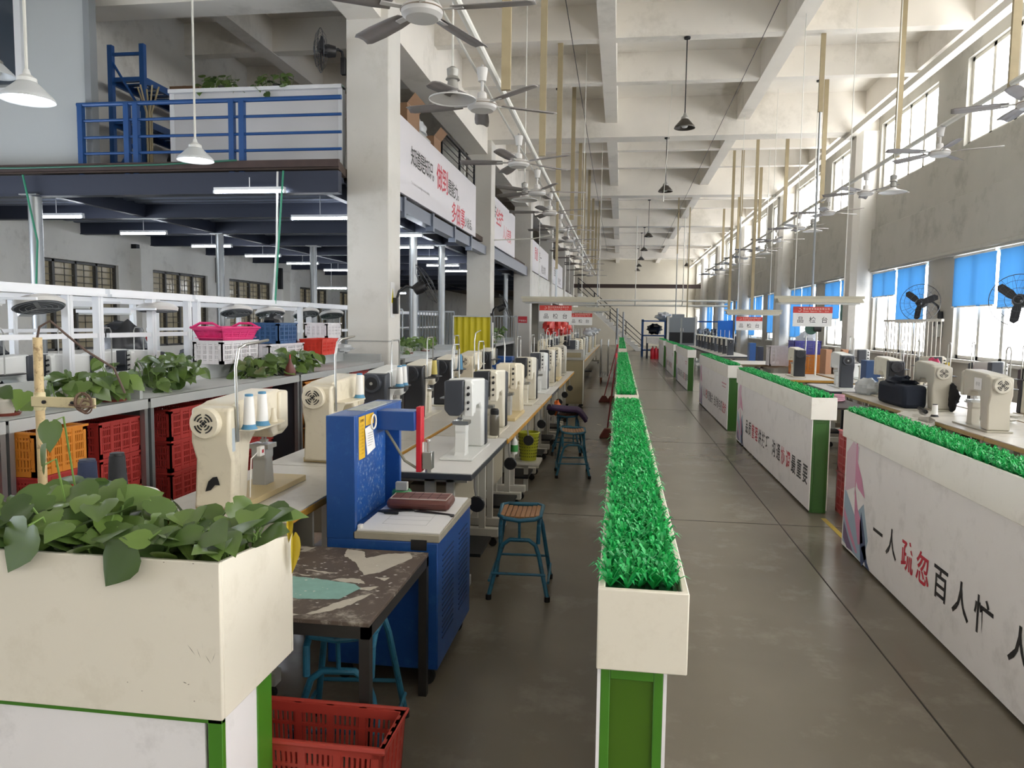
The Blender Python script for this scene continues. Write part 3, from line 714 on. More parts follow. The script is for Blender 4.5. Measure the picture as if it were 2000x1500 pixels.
# crates and baskets on the upper ledge
LZ = 1.195
crate('white crate under the pink basket on the shelf ledge', -3.64, 6.6, LZ, (.28, .68, .21), 'white', 0, None, 0)
crate('bright pink basket on top of the white crate', -3.64, 6.6, LZ+.212, (.28, .68, .1), 'pink', 0, None, .18, 'plastic_basket', 'basket')
p = bpy.data.objects[bpy.data.objects[-1].name] if False else None
ph = thing('basket_insert', 'second pink basket nested in the pink one, handles up', 'basket', (-3.64, 6.6, LZ+.2))
fr = MB(); fr.tube([(-.15, -.35, .125), (.15, -.35, .125), (.15, .35, .125), (-.15, .35, .125)], .012, 6, True)
for yy in (-.35, .35): fr.tube([(-.13, yy, .13), (-.06, yy, .165), (.06, yy, .165), (.13, yy, .13)], .012, 6)
fr.build('rim', crate_c['pink'], ph); B(-.13, .13, -.32, .32, .03, .036).build('floor', crate_c['pink'], ph, sm=0)
crate('white crate under the blue crate on the shelf ledge', -3.7, 7.7, LZ, (.3, .85, .15), 'white')
crate('blue crate on the shelf ledge with a dark bag in it', -3.7, 7.72, LZ+.152, (.3, .46, .22), 'blue')
tag(MB().blob((-3.72, 7.72, LZ+.38), (.1, .14, .09), 8, .25).build('dark_bag', blackbag), 'dark bag heaped in the blue crate', 'bag')
crate('lower white crate against the nearest pillar', -3.75, 9.18, LZ, (.3, .48, .18), 'white'); crate('upper white crate against the nearest pillar', -3.75, 9.18, LZ+.182, (.3, .48, .19), 'white')
crate('small white crate between blue crate and red basket', -3.82, 8.5, LZ, (.24, .5, .16), 'white')
crate('scarlet open basket leaning out over the shelf ledge', -3.52, 8.5, LZ, (.26, .66, .19), 'scarlet', .1, None, .12, 'plastic_basket', 'basket')
tag(MB().blob((-3.5, 9.25, LZ+.05), (.1, .22, .05), 21, .3).build('white_bag', clearbag), 'white plastic bag lying on the ledge by the pillar', 'bag')
# potted plants on the shelf tops
def pot(t, r=.07, h=.1, c='d8d2c4', sauc=True):
    MB().lathe([(r*.75, 0), (r, h), (r*1.06, h), (r*1.06, h+.012), (r*.9, h+.012), (r*.88, h-.01)], n=18).build('pot', mat('pot_'+c, c, .5), t)
    if sauc: MB().lathe([(r*1.2, -.004), (r*1.35, .012), (r*1.2, .012), (r*1.1, .002)], n=18).build('saucer', mat('saucer_brown', '7c3a2e', .5), t)
for (x, y, lab, n, rx, ry, h0, h1, sd, hg) in [(-3.28, 4.12, 'sparse trailing pothos in a pale pot with dry roots behind the pole', 34, .1, .2, .0, .14, 31, 4), (-3.22, 4.4, 'leggy pothos beside the sparse one at the double post', 24, .09, .1, .0, .2, 32, 3),
        (-3.38, 5.25, 'bushy pothos on the shelf beside the double post', 110, .15, .24, .0, .2, 33, 14), (-3.36, 6.7, 'bushy dark pothos by the brown bottle', 90, .15, .3, -.02, .12, 34, 10), (-3.3, 7.35, 'bright pothos spilling over the shelf before the red basket', 100, .15, .3, -.02, .15, 35, 14),
        (-3.3, 3.62, 'small pothos cutting at the far left of the shelf', 7, .08, .1, .02, .1, 36, 2), (-3.5, 12.2, 'pothos in a row past the pillar, left one', 34, .14, .3, .06, .2, 37, 4), (-3.5, 13.3, 'pothos in a row past the pillar, right one', 34, .14, .3, .06, .2, 38, 4),
        (-3.5, 20.4, 'dark plant on the shelf past the yellow sheet', 60, .25, .9, .05, .35, 39, 4)]:
    t = pothos('pothos', lab, (x, y, 1.069), rx, ry, .06, n, h0, h1, .08, .125, sd, group='potted pothos on the grey shelves', bias=(.45, -.3), hang=hg)
    pot(t, .065 if y < 19 else .12, .075)
bt = thing('brown_bottle', 'brown cone-shaped bottle before the dark pothos', 'bottle', (-3.14, 6.86, 1.067))
MB().lathe([(.055, 0), (.055, .05), (.015, .13), (.012, .16)], n=14).build('body', mat('brown_bottle', '6e3a33', .4), bt); MB().cyl((0, 0, .16), (0, 0, .2), .006).build('nozzle', redm, bt)
# old pole stand with branch, left foreground
ps = thing('pole_stand', 'rusty cream pole with a bracket arm rising behind the large planter', 'stand', (-2.21, 2.6, 0))
MB().cyl((0, 0, 0), (0, 0, 1.52), .0165, n=14).build('pole', mat('rusty_cream_pole', 'cbb489', .6, var=.2, scale=25, dirt='6b4a30', dirt_amt=.8, dscale=30), ps)
B(-.02, .25, -.022, -.014, 1.255, 1.295).build('arm', mat('arm_cream', 'd6c9a0', .6, dirt='7d6a45', dirt_amt=.6, dscale=20), ps, bev=.003)
MB().lathe([(.019, 1.24), (.021, 1.245), (.021, 1.305), (.019, 1.31)], n=14).build('collar', mat('arm_cream', 'd6c9a0'), ps)
for q in (.04, .16): MB().cyl((q, -.022, 1.275), (q, -.032, 1.275), .007, n=6).build('bolt', ironm, ps)
MB().lathe([(.12, 0), (.12, .015), (.03, .03)], n=18).build('base', ironm, ps)
w_ = MB()
for k in range(7):
    a = R.uniform(0, 6); w_.torus((.2+.02*math.sin(a), -.03, 1.27+.012*math.cos(a*2)), .025+.006*k/3, .003, 'yxz'[k % 3], 14, 5)
w_.build('wire_wrap', mat('old_wire', '6c5648', .8), ps)
tag(MB().tube([(-2.21, 2.6, 1.52), (-2.2, 2.6, 1.56), (-2.17, 2.62, 1.585), (-2.13, 2.64, 1.54), (-2.07, 2.68, 1.47), (-1.98, 2.72, 1.4), (-1.95, 2.74, 1.3)], .0045, 8).build('bent_cable', mat('brown_cable', '5b4a42', .7)), 'bent brown cable looping from the top of the old pole', 'cable')
cs = thing('cone_stand', 'round plate stand with two dark thread cones behind the planter', 'stand', (-1.78, 2.42, 0))
MB().cyl((0, 0, 0), (0, 0, .95), .012).build('pole', steelm, cs); MB().lathe([(.15, .955), (.155, .965), (.15, .97)], n=28).build('plate', whitep, cs); MB().lathe([(.14, 0), (.14, .012), (.02, .02)], n=18).build('base', ironm, cs)
def cone(label, x, y, z, r0, r1, h, m1, m2=None, name='thread_cone', group='thread cones'):
    t = thing(name, label, 'thread cone', (x, y, z), 0, group)
    if m2: MB().lathe([(r0*1.35, 0), (r0*1.1, .012), (r0*1.02, .02), (r0, .02)], n=16).build('base', m2, t)
    MB().lathe([(r0, .016), (r0*1.02, h*.1), (r1, h*.93), (r1*.9, h*.94)], n=18).build('thread', m1, t)
    MB().lathe([(r1*.92, h*.93), (r1*.92, h*1.0), (r1*.6, h*1.01)], n=14).build('tip', m2 or blackm, t)
    return t
cone('black thread cone on the round plate behind the planter', -1.76, 2.42, .971, .033, .026, .15, mat('black_thread', '1f2023', .8), blackm)
cone('navy thread cone left of the black one', -1.885, 2.43, .971, .033, .03, .12, mat('navy_thread', '2b3550', .8), mat('navy_base', '30384f', .5))

# ================================================================ sewing tables and post-bed machines
def table(label, x0, x1, y0, y1, z=.76, edge=woode, top=woodt, op=1, group='sewing machine tables'):
    """op: +1 when the operator sits on the +X side"""
    t = thing('sewing_table', label, 'table', ((x0+x1)/2, (y0+y1)/2, 0), 0, group); a, b = (x1-x0)/2, (y1-y0)/2
    B(-a, a, -b, b, z-.008, z).build('tabletop', top, t, bev=.002)
    B(-a-.001, a+.001, -b-.001, b+.001, z-.042, z-.008).build('edge', edge, t, bev=.004)
    for s in (-1, 1):
        y = s*(b-.14)
        lg = MB().box(-.03, .03, y-.02, y+.02, .09, z-.042).box(.12*op-.022, .12*op+.022, y-.02, y+.02, .09, z-.042); lg.build('leg', tabw, t, sm=0)
        B(-a+.03, a-.03, y-.03, y+.03, .07, .13).build('foot_bar', tabw, t, bev=.004)
        for q in (-a+.07, a-.07):
            MB().cyl((q, y-.014, .03), (q, y+.014, .03), .03, n=12).box(q-.012, q+.012, y-.018, y+.018, .03, .07).build('caster', rubber, t)
        B(-a+.05, a-.05, y-.02, y+.02, z-.08, z-.042).build('bracket', tabw, t, sm=0)
    B(-.17, .1, -b+.3, b-.3, .3, .62).build('motor_box', mat('motor_box_beige', 'a39b87', .5), t, bev=.006)
    B(.14*op-.1, .14*op+.1, -.2, .2, .14, .16).build('treadle', ironm, t, sm=0)
    k = MB(); kx = (a-.035)*op
    k.tube([(kx, -b+.28, z-.05), (kx, -b+.28, z-.14), (kx+.01*op, -b+.28, z-.2)], .008, 6); k.build('knee_rod', steelm, t)
    MB().lathe([(.0, -.012), (.045, -.012), (.05, 0), (.045, .012), (0, .012)], (kx+.012*op, -b+.28, z-.24), 16, 'y').build('knee_pad', blackm, t)
    return t
def machine_proto(name, body, cover, label, bed=None, wheel='grill'):
    """post-bed machine; wheel end at y = 0, needle end at y = .54, operator on -x"""
    t = thing(name, label, 'sewing machine'); w_ = .155; a, b = -w_/2, w_/2
    col = [(.0, .012), (.16, .012), (.2, .27), (.25, .31), (.38, .31), (.42, .26), (.53, .27), (.54, .32), (.54, .45), (.5, .49), (.1, .468), (.0, .44)]
    MB().prism(col[1:-2]+[(.1, .468), (.05, .455), (.05, .012)], 'x', a, b).build('body', body, t, bev=.012)
    ec = [(.012, .012), (.085, .012), (.1, .2), (.1, .46), (.0, .445), (-.005, .3), (.03, .22)]
    MB().prism(ec, 'x', a-.01, b+.01).build('end_cover', cover, t, bev=.012)
    wx = -.01
    MB().lathe([(.062, -.035), (.066, -.03), (.066, .0), (.05, .01)], (wx, -.0, .385), 28, 'y').build('handwheel', cover if cover != mcream else mcream, t)
    g = MB()
    if wheel == 'grill':
        for rr in (.014, .027, .04):
            for s in range(4):
                a0 = s*PI/2+.25
                g.tube([(wx+rr*math.cos(a0+q*.26), -.0365, .385+rr*math.sin(a0+q*.26)) for q in range(5)], .0036, 4)
        g.lathe([(.008, -.038), (.008, -.034)], (wx, 0, .385), 10, 'y')
    else:
        g.lathe([(.045, -.037), (.045, -.034)], (wx, 0, .385), 20, 'y')
    g.build('wheel_grill', blackm, t)
    if wheel != 'grill': MB().lathe([(.011, -.042), (.011, -.034)], (wx, 0, .385), 12, 'y').build('wheel_hub', steelm, t)
    MB().prism([(-.03, .3), (.0, .262), (.06, .262), (.092, .3), (.092, .478), (-.03, .484)], 'y', .47, .562).build('head_cover', cover if cover != mcream else body, t, bev=.01)
    MB().prism([(-.084, .26), (-.032, .26), (-.032, .48), (-.07, .476), (-.084, .46)], 'y', .5, .548).build('face_plate', body, t, bev=.006)
    kn = MB()
    for z, r in ((.44, .009), (.4, .011), (.35, .009), (.31, .007)): kn.cyl((a+.02, .545, z), (a+.018, .572, z-.004), r, r*.75, 10)
    kn.build('tension_knobs', blackm, t)
    MB().prism([(.4, .0), (.545, .0), (.515, .03), (.5, .15), (.51, .16), (.51, .205), (.42, .205), (.42, .16), (.43, .15), (.425, .03)], 'x', -.036, .036).build('post', body if body != mcream else greym, t, bev=.006)
    MB().box(-.05, .05, .42, .515, .203, .225).cyl((0, .47, .22), (0, .47, .3), .006).cyl((.015, .47, .24), (.015, .47, .3), .005).cbox((.008, .47, .238), (.03, .03, .012)).build('presser_foot', steelm, t)
    bd = MB().box(-.1, .12, .04, .7, 0, .028) if body is mcream else MB().box(-.1, .1, -.01, .64, 0, .013)
    bd.build('bed', bed or body, t, bev=.003)
    # cone plate and thread guide on the back
    MB().prism([(b, .05), (b+.07, .06), (b+.095, .1), (b+.095, .34), (b+.07, .4), (b, .44)], 'z', .345, .352).build('cone_plate', body if cover == mcream else blackm, t, bev=.001)
    (MB().tube([(b+.02, .05, .3), (b+.02, .04, .62), (b+.03, .05, .7), (b+.04, .09, .715), (b+.04, .3, .73)], .0065, 8) if body is mcream else MB().tube([(b+.02, .1, .34), (b+.02, .1, .66), (b+.02, .12, .69), (b+.04, .2, .69), (b+.04, .22, .66), (b+.04, .22, .34)], .0055, 8)).build('thread_guide', steelm, t)
    return t
MK = 'post bed sewing machines'
pc = machine_proto('sewing_machine', mcream, mcream, 'old cream sewing machine with round vent, nearest on the left row', mat('bed_wood', 'cdb98a', .5, var=.08))
pw = machine_proto('sewing_machine', mwhite, darkm, 'w', wheel='plain')
pd_ = machine_proto('sewing_machine', mat('machine_ivory', 'dbd5c4', .38, var=.05, dirt='a89b83', dirt_amt=.25, dscale=9), mat('near_black_cover', '26282d', .4), 'd')
pg = machine_proto('sewing_machine', mat('machine_beige_grey', 'b7b2a4', .4, var=.05), mat('beige_cover', 'b9b4a6', .4), 'g')
_first = {}
def machine(pr, label, x, y, z, rz=0, group=MK):
    if pr.name not in _first:
        _first[pr.name] = 1; pr.location = (x, y, z); pr.rotation_euler = (0, 0, rz); pr['label'] = label; pr['group'] = group; return pr
    return dup(pr, (x, y, z), rz, label, group)
LY = [2.95, 4.08, 5.1, 6.1, 7.15, 8.25, 9.4]
tY = [2.75, 4.02, 5.04, 6.05, 7.1, 8.2, 9.3, 10.5]
for i in range(7):
    table('%s cream-topped table of the left sewing row' % ORD[i].capitalize(), -2.0, -1.36, tY[i], tY[i+1]-.012, .775, op=-1)
    lab = ['old cream sewing machine with torn dark sticker, nearest in the left row', 'cream sewing machine with four-slot round vent, behind the blue press', 'dark ended machine with two white cones behind the blue press', 'dark machine with yellow cone, fourth in the left row',
           'fifth machine of the left row, dark vented end', 'cream machine in front of the yellow sheet', 'seventh machine of the left row'][i]
    machine((pc, pc, pw, pd_, pd_, pc, pd_)[i], lab, -1.71, LY[i], .776, 0)
HY = [4.5, 5.42, 6.45, 7.65, 8.95, 10.0, 11.0, 12.1]
rt = [4.06, 5.38, 6.55, 7.7, 8.9, 10.0, 11.1, 12.3, 13.3]
for i in range(8):
    ch = i in (0, 4)
    table(['white table with charcoal edge beside the blue press', 'wood-edged table carrying the grey bottle', 'third table of the right sewing row, wood edge', 'fourth table of the right sewing row', 'fifth table of the right sewing row, charcoal edge', 'sixth table of the right sewing row', 'seventh table of the right sewing row', 'last table of the right sewing row, before the steel cabinet'][i],
          -1.34, -.79 if i else -.80, rt[i], rt[i+1]-.012, .76, edge=darkm if ch else woode, top=mat('laminate_white', 'dedcd9', .35, var=.03) if ch else woodt, op=1)
    lab = ['white machine with charcoal head cover beside the blue press', 'second machine of the right row, dark cover, behind the bottle', 'third machine of the right row, cream cover', 'fourth machine of the right row, dark cover with pink ribbon', 'fifth machine of the right row, white', 'sixth machine of the right row, dark cover', 'seventh machine of the right row, cream', 'last machine of the right row before the steel cabinet'][i]
    machine((pw, pd_, pc, pd_, pw, pd_, pc, pg)[i], lab, -.97, HY[i]+.556, .761, PI)
# thread cones on machines
for (x, y, z, m1, m2, lab) in [(-1.575, 3.03, 1.129, thrw, thrb, 'left white thread cone with blue base on the nearest cream machine'), (-1.575, 3.15, 1.129, thrw, thrb, 'right white thread cone with blue base on the nearest cream machine'),
        (-1.575, 4.42, 1.129, thrw, thrb, 'white thread cone on the second cream machine'), (-1.575, 5.27, 1.129, thrw, thrb, 'left white cone on the dark machine behind the press'), (-1.575, 5.38, 1.129, thrw, thrb, 'right white cone on the dark machine behind the press'),
        (-1.575, 6.3, 1.129, mat('thread_yellow', 'c9b867', .7), blackm, 'yellow thread cone on the fourth left machine'), (-1.575, 7.35, 1.129, thrb, thrb, 'blue thread cone on the fifth left machine')]:
    cone(lab, x, y, z, .026, .019, .15, m1, m2)
sp = thing('bobbin_holder', 'empty cream cone holder on the nearest cream machine', 'spool', (-1.575, 3.26, 1.129)); MB().lathe([(.02, 0), (.016, .02), (.012, .03), (.009, .06), (.008, .065)], n=12).build('core', mcream, sp)
nm = bpy.data.objects.get('sewing_machine')
# details only the nearest cream machine shows
q = MB().add([(-.086, -.0, 0)], []) if False else None
stk = MB().prism([(-.05, .07), (-.04, .1), (-.02, .118), (0.0, .122), (.008, .1), (.012, .085), (-.01, .085), (-.03, .062), (-.055, .055)], 'y', -.001, .0005)
o = stk.build('torn_sticker', blackm, pc, sm=0); o.location = (.02, .012, .03)
wb = MB().box(.079, .1, .25, .29, .2, .245).build('switch_box', whitep, pc, bev=.003); MB().box(.1, .1015, .262, .278, .215, .23).build('red_button', redm, wb, sm=0)
MB().tube([(.085, .25, .22), (.084, .19, .2), (.084, .18, .1), (.084, .17, -.05)], .003, 6).build('cord', whitep, pc)
lb = MB().box(.0872, .0878, .02, .045, .26, .36).build('data_label', mat('label_pale_blue', 'b6c0c6', .5), pc, sm=0)
# bottle, bits on tables
bo = thing('water_bottle', 'grey translucent water bottle on the second table of the right row', 'bottle', (-.875, 5.3, .753)); bo.location = (-.9, 5.42, .7602)
MB().lathe([(.034, 0), (.036, .005), (.036, .15), (.03, .17)], n=18).build('body', mat('smoky_plastic', '5f5a4f', .2), bo); MB().lathe([(.03, .165), (.032, .17), (.032, .2), (.024, .21)], n=16).build('cap', blackm, bo)
# ================================================================ blue press
t = thing('press_machine', 'blue floor press with a C-shaped frame and red arm in the left foreground', 'machine', (-1.25, 3.08, 0))
W, D = .5, .7
B(0, W, 0, D, .09, .655).build('cabinet', pressb, t, bev=.006)
v = MB()
for k in range(16):
    z = .2+k*.025
    v.box(W-.001, W+.003, .08, .3, z, z+.006).box(W-.001, W+.003, .42, .62, z, z+.006)
v.build('louvres', mat('press_shadow_blue', '0f2a55', .5), t, sm=0)
fr = MB().box(0, .13, 0, .03, .65, 1.19).box(0, .13, D-.03, D, .65, 1.19).box(0, .13, .03, D-.03, 1.07, 1.19).box(0, .05, .03, D-.03, .65, 1.07)
fr.build('frame', pressb, t, bev=.003)
B(.05, .054, .035, D-.035, .66, 1.065).build('worn_back_panel', mat('press_scratched', '1f58a4', .5, dirt='9fb2c6', dirt_amt=.75, dscale=45), t, sm=0)
B(.02, .11, .2, .6, 1.19, 1.193).build('top_paper', mat('torn_paper', 'b5b8b3', .7, dirt='4d6a94', dirt_amt=.9, dscale=14), t, sm=0)
B(.125, .31, .3, .42, 1.09, 1.18).build('arm', pressb, t, bev=.003)
ra = MB().box(.31, .335, .33, .39, .89, 1.2); ra.box(.306, .312, .345, .375, .93, 1.02)
ra.build('red_bracket', redm, t, bev=.006)
B(.336, .338, .348, .372, .93, 1.03).build('bracket_slot', whitep, t, sm=0)
cy = MB().box(.34, .385, .335, .385, .905, .985).cyl((.362, .36, .985), (.362, .36, 1.03), .006).cyl((.362, .36, 1.03), (.362, .36, 1.045), .013, n=8).cyl((.362, .36, .885), (.362, .36, .905), .014)
cy.build('air_cylinder', steelm, t, bev=.002)
MB().tube([(.15, .36, 1.09), (.2, .35, 1.02), (.25, .35, .94), (.31, .35, .905)], .007, 8).build('hose', mat('hose_grey', '8d8a78', .5), t)
wl = B(.1302, .131, .05, .13, .99, 1.18).build('warning_label', mat('warning_yellow', 'd6aa1e', .5), t, sm=0)
q = MB()
letters(q, '注意事项', (.1316, .065, 1.155), (0, 1, 0), (0, 0, 1), .014, .014, .02)
for k in range(9): letters(q, '一二三四五', (.1316, .06, 1.135-k*.0155), (0, 1, 0), (0, 0, 1), .009, .0105, 0)
q.build('label_print', mat('label_print_brown', '5a3d12', .6), wl, sm=0, fix=False)
B(.1302, .1312, .14, .25, 1.13, 1.18).build('warning_label', mat('warning_yellow', 'd6aa1e'), t, sm=0)
B(.12, W+.005, .0, D, .655, .688).build('worktop', mat('worn_board', 'a59f8f', .6, var=.15, scale=12), t, bev=.003)
for x in (.06, W-.06):
    for y in (.06, D-.06):
        MB().cyl((x, y-.012, .035), (x, y+.012, .035), .035, n=14).box(x-.014, x+.014, y-.02, y+.02, .035, .09).build('caster', rubber, t)
B(.38, .45, -.003, .003, .62, .665).build('tape_patch', blackm, t, sm=0)
tg = thing('hanging_tag', 'white card hanging from a ring on the blue press', 'tag', (-1.116, 3.2, 1.02))
MB().add([(0, 0, .1), (.0, .1, .11), (.012, .11, .0), (.008, .01, -.02), (.002, .04, -.022)], [(0, 1, 2, 3)]).build('card', paper, tg, fix=False)
MB().torus((.008, .1, .12), .032, .004, 'x', 18).build('ring', whitep, tg)
lid = MB()
for k in range(6): lid.box(.0075, .0085, .02, .085, .02+k*.011, .022+k*.011)
lid.build('print_lines', mat('print_grey', '9c9c98', .6), tg, sm=0)
b = thing('cardboard_sheet', 'large white board with pencil lines lying on the press worktop', 'board', (-.94, 3.4, .689)); b.rotation_euler.z = .02
MB().box(-.18, .185, -.31, .2, 0, .006).build('sheet', paper, b, sm=0); g = MB()
for x in (-.1, .1): g.box(x, x+.0015, -.2, .1, .006, .0064)
for y in (-.2, -.12, -.05, .1): g.box(-.1, .1, y, y+.0015, .006, .0064)
g.build('pencil_lines', mat('pencil', 'b4b4b2', .7), b, sm=0)
b2 = tag(B(-1.11, -.76, 3.6, 3.77, .689, .694).build('cardboard_sheet', paper, sm=0), 'second white board at the back of the press worktop', 'board')
cu = thing('seat_cushion', 'brown vinyl cushion with stitched squares and white piping on the press', 'cushion', (-.945, 3.53, .697)); cu.rotation_euler.z = .03
MB().box(-.155, .155, -.085, .085, 0, .05).build('body', brownv, cu, bev=.02)
g = MB(); g.box(-.135, .135, -.066, .066, .046, .053)
for k in range(5):
    pass
g.build('top_panel', mat('brown_stitched', '7a463c', .45, var=.15, scale=40), cu, bev=.006)
MB().tube([(-.137, -.068, .051), (.137, -.068, .051), (.14, .068, .051), (-.14, .068, .051)], .0035, 6, True).build('piping', mat('piping_pale', 'c9b9b0', .5), cu)
g = MB()
for k in range(1, 6): g.box(-.135+k*.045-.0012, -.135+k*.045+.0012, -.065, .065, .0528, .0536)
for k in range(1, 3): g.box(-.134, .134, -.066+k*.044-.0012, -.066+k*.044+.0012, .0528, .0536)
g.build('stitch_grooves', mat('groove_dark', '3f221d', .7), cu, sm=0)
stp = thing('strap', 'black cloth strap with buckle under the brown cushion', 'strap', (-.95, 3.44, .697))
MB().prism([(-.17, -.05), (-.13, -.065), (-.05, -.02), (.0, -.01), (-.03, .02), (-.12, -.01), (-.16, -.02)], 'z', 0, .004).build('strap', blackm, stp, sm=0); B(-.13, -.06, -.085, -.07, 0, .012).build('buckle', blackm, stp, bev=.003)
tag(MB().prism([(.0, 3.42), (.02, 3.45), (.2, 3.4), (.205, 3.36), (.19, 3.36), (.18, 3.39)], 'z', .697, .7).build('strap', blackm, sm=0), 'black strap end trailing off the right edge of the press board', 'strap').location = (-.95, 0, 0)
gt = thing('tape_roll', 'green tape roll with a white block on it inside the press', 'tape', (-1.07, 3.62, .695))
MB().lathe([(.045, 0), (.05, .01), (.05, .05), (.045, .06), (.034, .06), (.034, 0)], n=22).build('roll', mat('tape_green', '2f8a4d', .3, var=.3, scale=30), gt); MB().box(-.03, .03, -.016, .016, .058, .1).build('block', mat('eraser_white', 'b9b9b2', .6), gt, bev=.003)
tag(B(-1.118, -1.1, 3.1, 3.13, .6885, .71).build('small_white_plug', whitep, bev=.003), 'tiny white plug at the front corner of the press recess', 'plug')
# ================================================================ worn table
t = thing('worn_table', 'worn dark table with torn paper scraps on its top, before the blue press', 'table', (-1.16, 2.67, 0))
a, b_ = .375, .385
B(-a, a, -b_, b_, .605, .62).build('tabletop', mat('worn_top', '574b42', .6, var=.2, scale=10, dirt='a9a296', dirt_amt=.75, dscale=17), t, bev=.002)
f = MB().box(-a, a, -b_, -b_+.03, .565, .605).box(-a, a, b_-.03, b_, .565, .605).box(-a, -a+.03, -b_, b_, .565, .605).box(a-.03, a, -b_, b_, .565, .605); f.build('apron', mat('table_frame_dark', '33312f', .5, .3, var=.2, scale=20), t, sm=0)
for x in (-a, a-.035):
    for y in (-b_, b_-.035): B(x, x+.035, y, y+.035, 0, .565).build('leg', mat('table_frame_dark', '33312f'), t, sm=0)
f = MB().box(-a, -a+.025, -b_, b_, .12, .145); f.build('stretcher', mat('table_frame_dark', '33312f'), t, sm=0)
def scrap(pts, m_, nm, z=.6203, seed=0, jag=.25):
    r = random.Random(seed); out = []
    for i in range(len(pts)):
        p, q = pts[i], pts[(i+1) % len(pts)]
        for k in range(7):
            u = k/7; e = math.hypot(q[0]-p[0], q[1]-p[1])
            out.append((p[0]+(q[0]-p[0])*u+r.uniform(-1, 1)*jag*.07*e, p[1]+(q[1]-p[1])*u+r.uniform(-1, 1)*jag*.22*e))
    q = MB(); n = len(out); q.add([(x, y, z) for x, y in out], [tuple(range(n))]); q.build(nm, m_, t, sm=0)
sw = mat('scrap_pale', 'b9b2a4', .7, var=.1, scale=20); stl = mat('scrap_teal', '83aca2', .6, var=.2, scale=25)
for i, P in enumerate([[(.02, .37), (.1, .35), (.14, .26), (.2, .33), (.3, .36), (.33, .3), (.25, .1), (.2, .06), (.12, .2), (.04, .28)], [(-.28, .38), (-.12, .37), (-.14, .3), (-.17, .3), (-.16, .34), (-.3, .34)], [(-.35, .22), (-.13, .22), (-.12, .2), (-.34, .2)],
        [(-.3, .15), (-.05, .13), (-.06, .12), (-.3, .13)], [(-.2, .05), (.02, .03), (.0, .02), (-.2, .035)], [(-.05, .08), (.1, .07), (.05, .05)], [(.0, -.36), (.14, -.35), (.22, -.2), (.3, -.12), (.26, -.24), (.2, -.32), (.1, -.37), (-.02, -.375)], [(-.02, -.27), (.06, -.28), (.04, -.22), (.0, -.24)],
        [(.2, -.08), (.3, -.05), (.28, -.1)], [(.1, -.02), (.24, -.03), (.2, .02), (.12, .01)], [(-.02, .0), (.03, -.01), (.02, -.02)], [(.26, .04), (.31, .05), (.3, .01)]]):
    scrap(P, sw, 'paper_scrap', .6203+i*.00003, i)
scrap([(-.1, -.2), (-.06, .0), (.04, -.01), (.2, -.04), (.24, -.08), (.2, -.2), (.06, -.22)], stl, 'teal_scrap', .621, 33, .1)
rr = random.Random(5); d_ = MB()
for k in range(70):
    x, y = rr.uniform(-.15, .35), rr.uniform(-.25, .2); s = rr.uniform(.002, .009); d_.add([(x-s, y, .6212), (x, y-s*.6, .6212), (x+s, y+s*.2, .6212), (x, y+s*.7, .6212)], [(0, 1, 2, 3)])
d_.build('flakes', mat('flake_white', 'd0cec6', .7), t, sm=0)
# ================================================================ stools
def stool(label, x, y, rz, seat='slats', s=1.0):
    t = thing('stool', label, 'stool', (x, y, 0), rz, 'blue tubular work stools')
    t.scale = (s, s, s)
    r = .0125
    def U(y0, y1, w0, w1, h, nm):
        MB().tube([(-w0, y0, .02), (-w1-.01, y1, h-.09), (-w1+.01, y1, h-.03), (-w1+.05, y1, h), (w1-.05, y1, h), (w1-.01, y1, h-.03), (w1+.01, y1, h-.09), (w0, y0, .02)], r, 10).build(nm, bluetube, t)
    U(-.2, -.14, .17, .105, .34, 'front_frame'); U(.2, .13, .17, .11, .455, 'back_frame')
    for x_ in (-1, 1):
        MB().tube([(x_*.172, -.17, .1), (x_*.172, .185, .1)], .008, 8).build('stretcher', bluetube, t)
        MB().tube([(x_*.11, -.14, .32), (x_*.112, -.13, .42), (x_*.112, -.08, .455), (x_*.112, .1, .455)], r, 10).build('side_tube', bluetube, t)
    for y_, h_ in ((-.185, .15), (.185, .15)): MB().tube([(-.158, y_, h_), (.158, y_, h_)], .008, 8).build('stretcher', bluetube, t)
    MB().tube([(-.12, -.12, .475), (-.09, -.155, .468), (0, -.165, .46), (.09, -.155, .468), (.12, -.12, .475), (.125, .1, .485), (.09, .14, .485), (-.09, .14, .485), (-.125, .1, .485)], r, 10, True).build('seat_ring', bluetube, t)
    MB().cyl((0, -.14, .34), (0, -.15, .455), .008, n=8).build('strut', bluetube, t)
    for x_ in (-.17, .17):
        for y_ in (-.2, .2): MB().cyl((x_, y_, 0), (x_, y_, .03), .017, n=10).build('rubber_foot', rubber, t)
    sl = MB()
    for k in range(8):
        xx = -.101+k*.0289; sl.box(xx-.0135, xx+.0135, -.135, .125, .464+.9*xx*xx, .476+.9*xx*xx)
    sl.build('seat', seatw, t, bev=.004)
    return t
stool('blue stool with wooden slat seat standing free beside the white table', -.56, 4.4, .05)
stool('scuffed blue stool tucked under the worn dark table', -.98, 2.62, .12, s=1.05)
stool('blue stool with plain seat by the green bin', -.47, 7.9, .1)
s3 = stool('blue stool with a purple seat cover beyond the green bin', -.62, 9.3, .0)
cv = thing('seat_cover', 'purple cloth cover draped over the far stool', 'cushion', (-.6, 9.28, .485))
vs = []; fs = []; n = 12
for i in range(n+1):
    for j in range(n+1):
        u, v_ = i/n*2-1, j/n*2-1; x = u*.27; y = v_*.2; z = .055-.02*v_*v_-.22*max(0, u-.35)**1.3+.04*u*(u < 0)*-.5
        x = x if u < .35 else .0945+(u-.35)*.16
        vs.append((x, y*(1-.25*u*u), z))
for i in range(n):
    for j in range(n): a = i*(n+1)+j; fs.append((a, a+1, a+n+2, a+n+1))
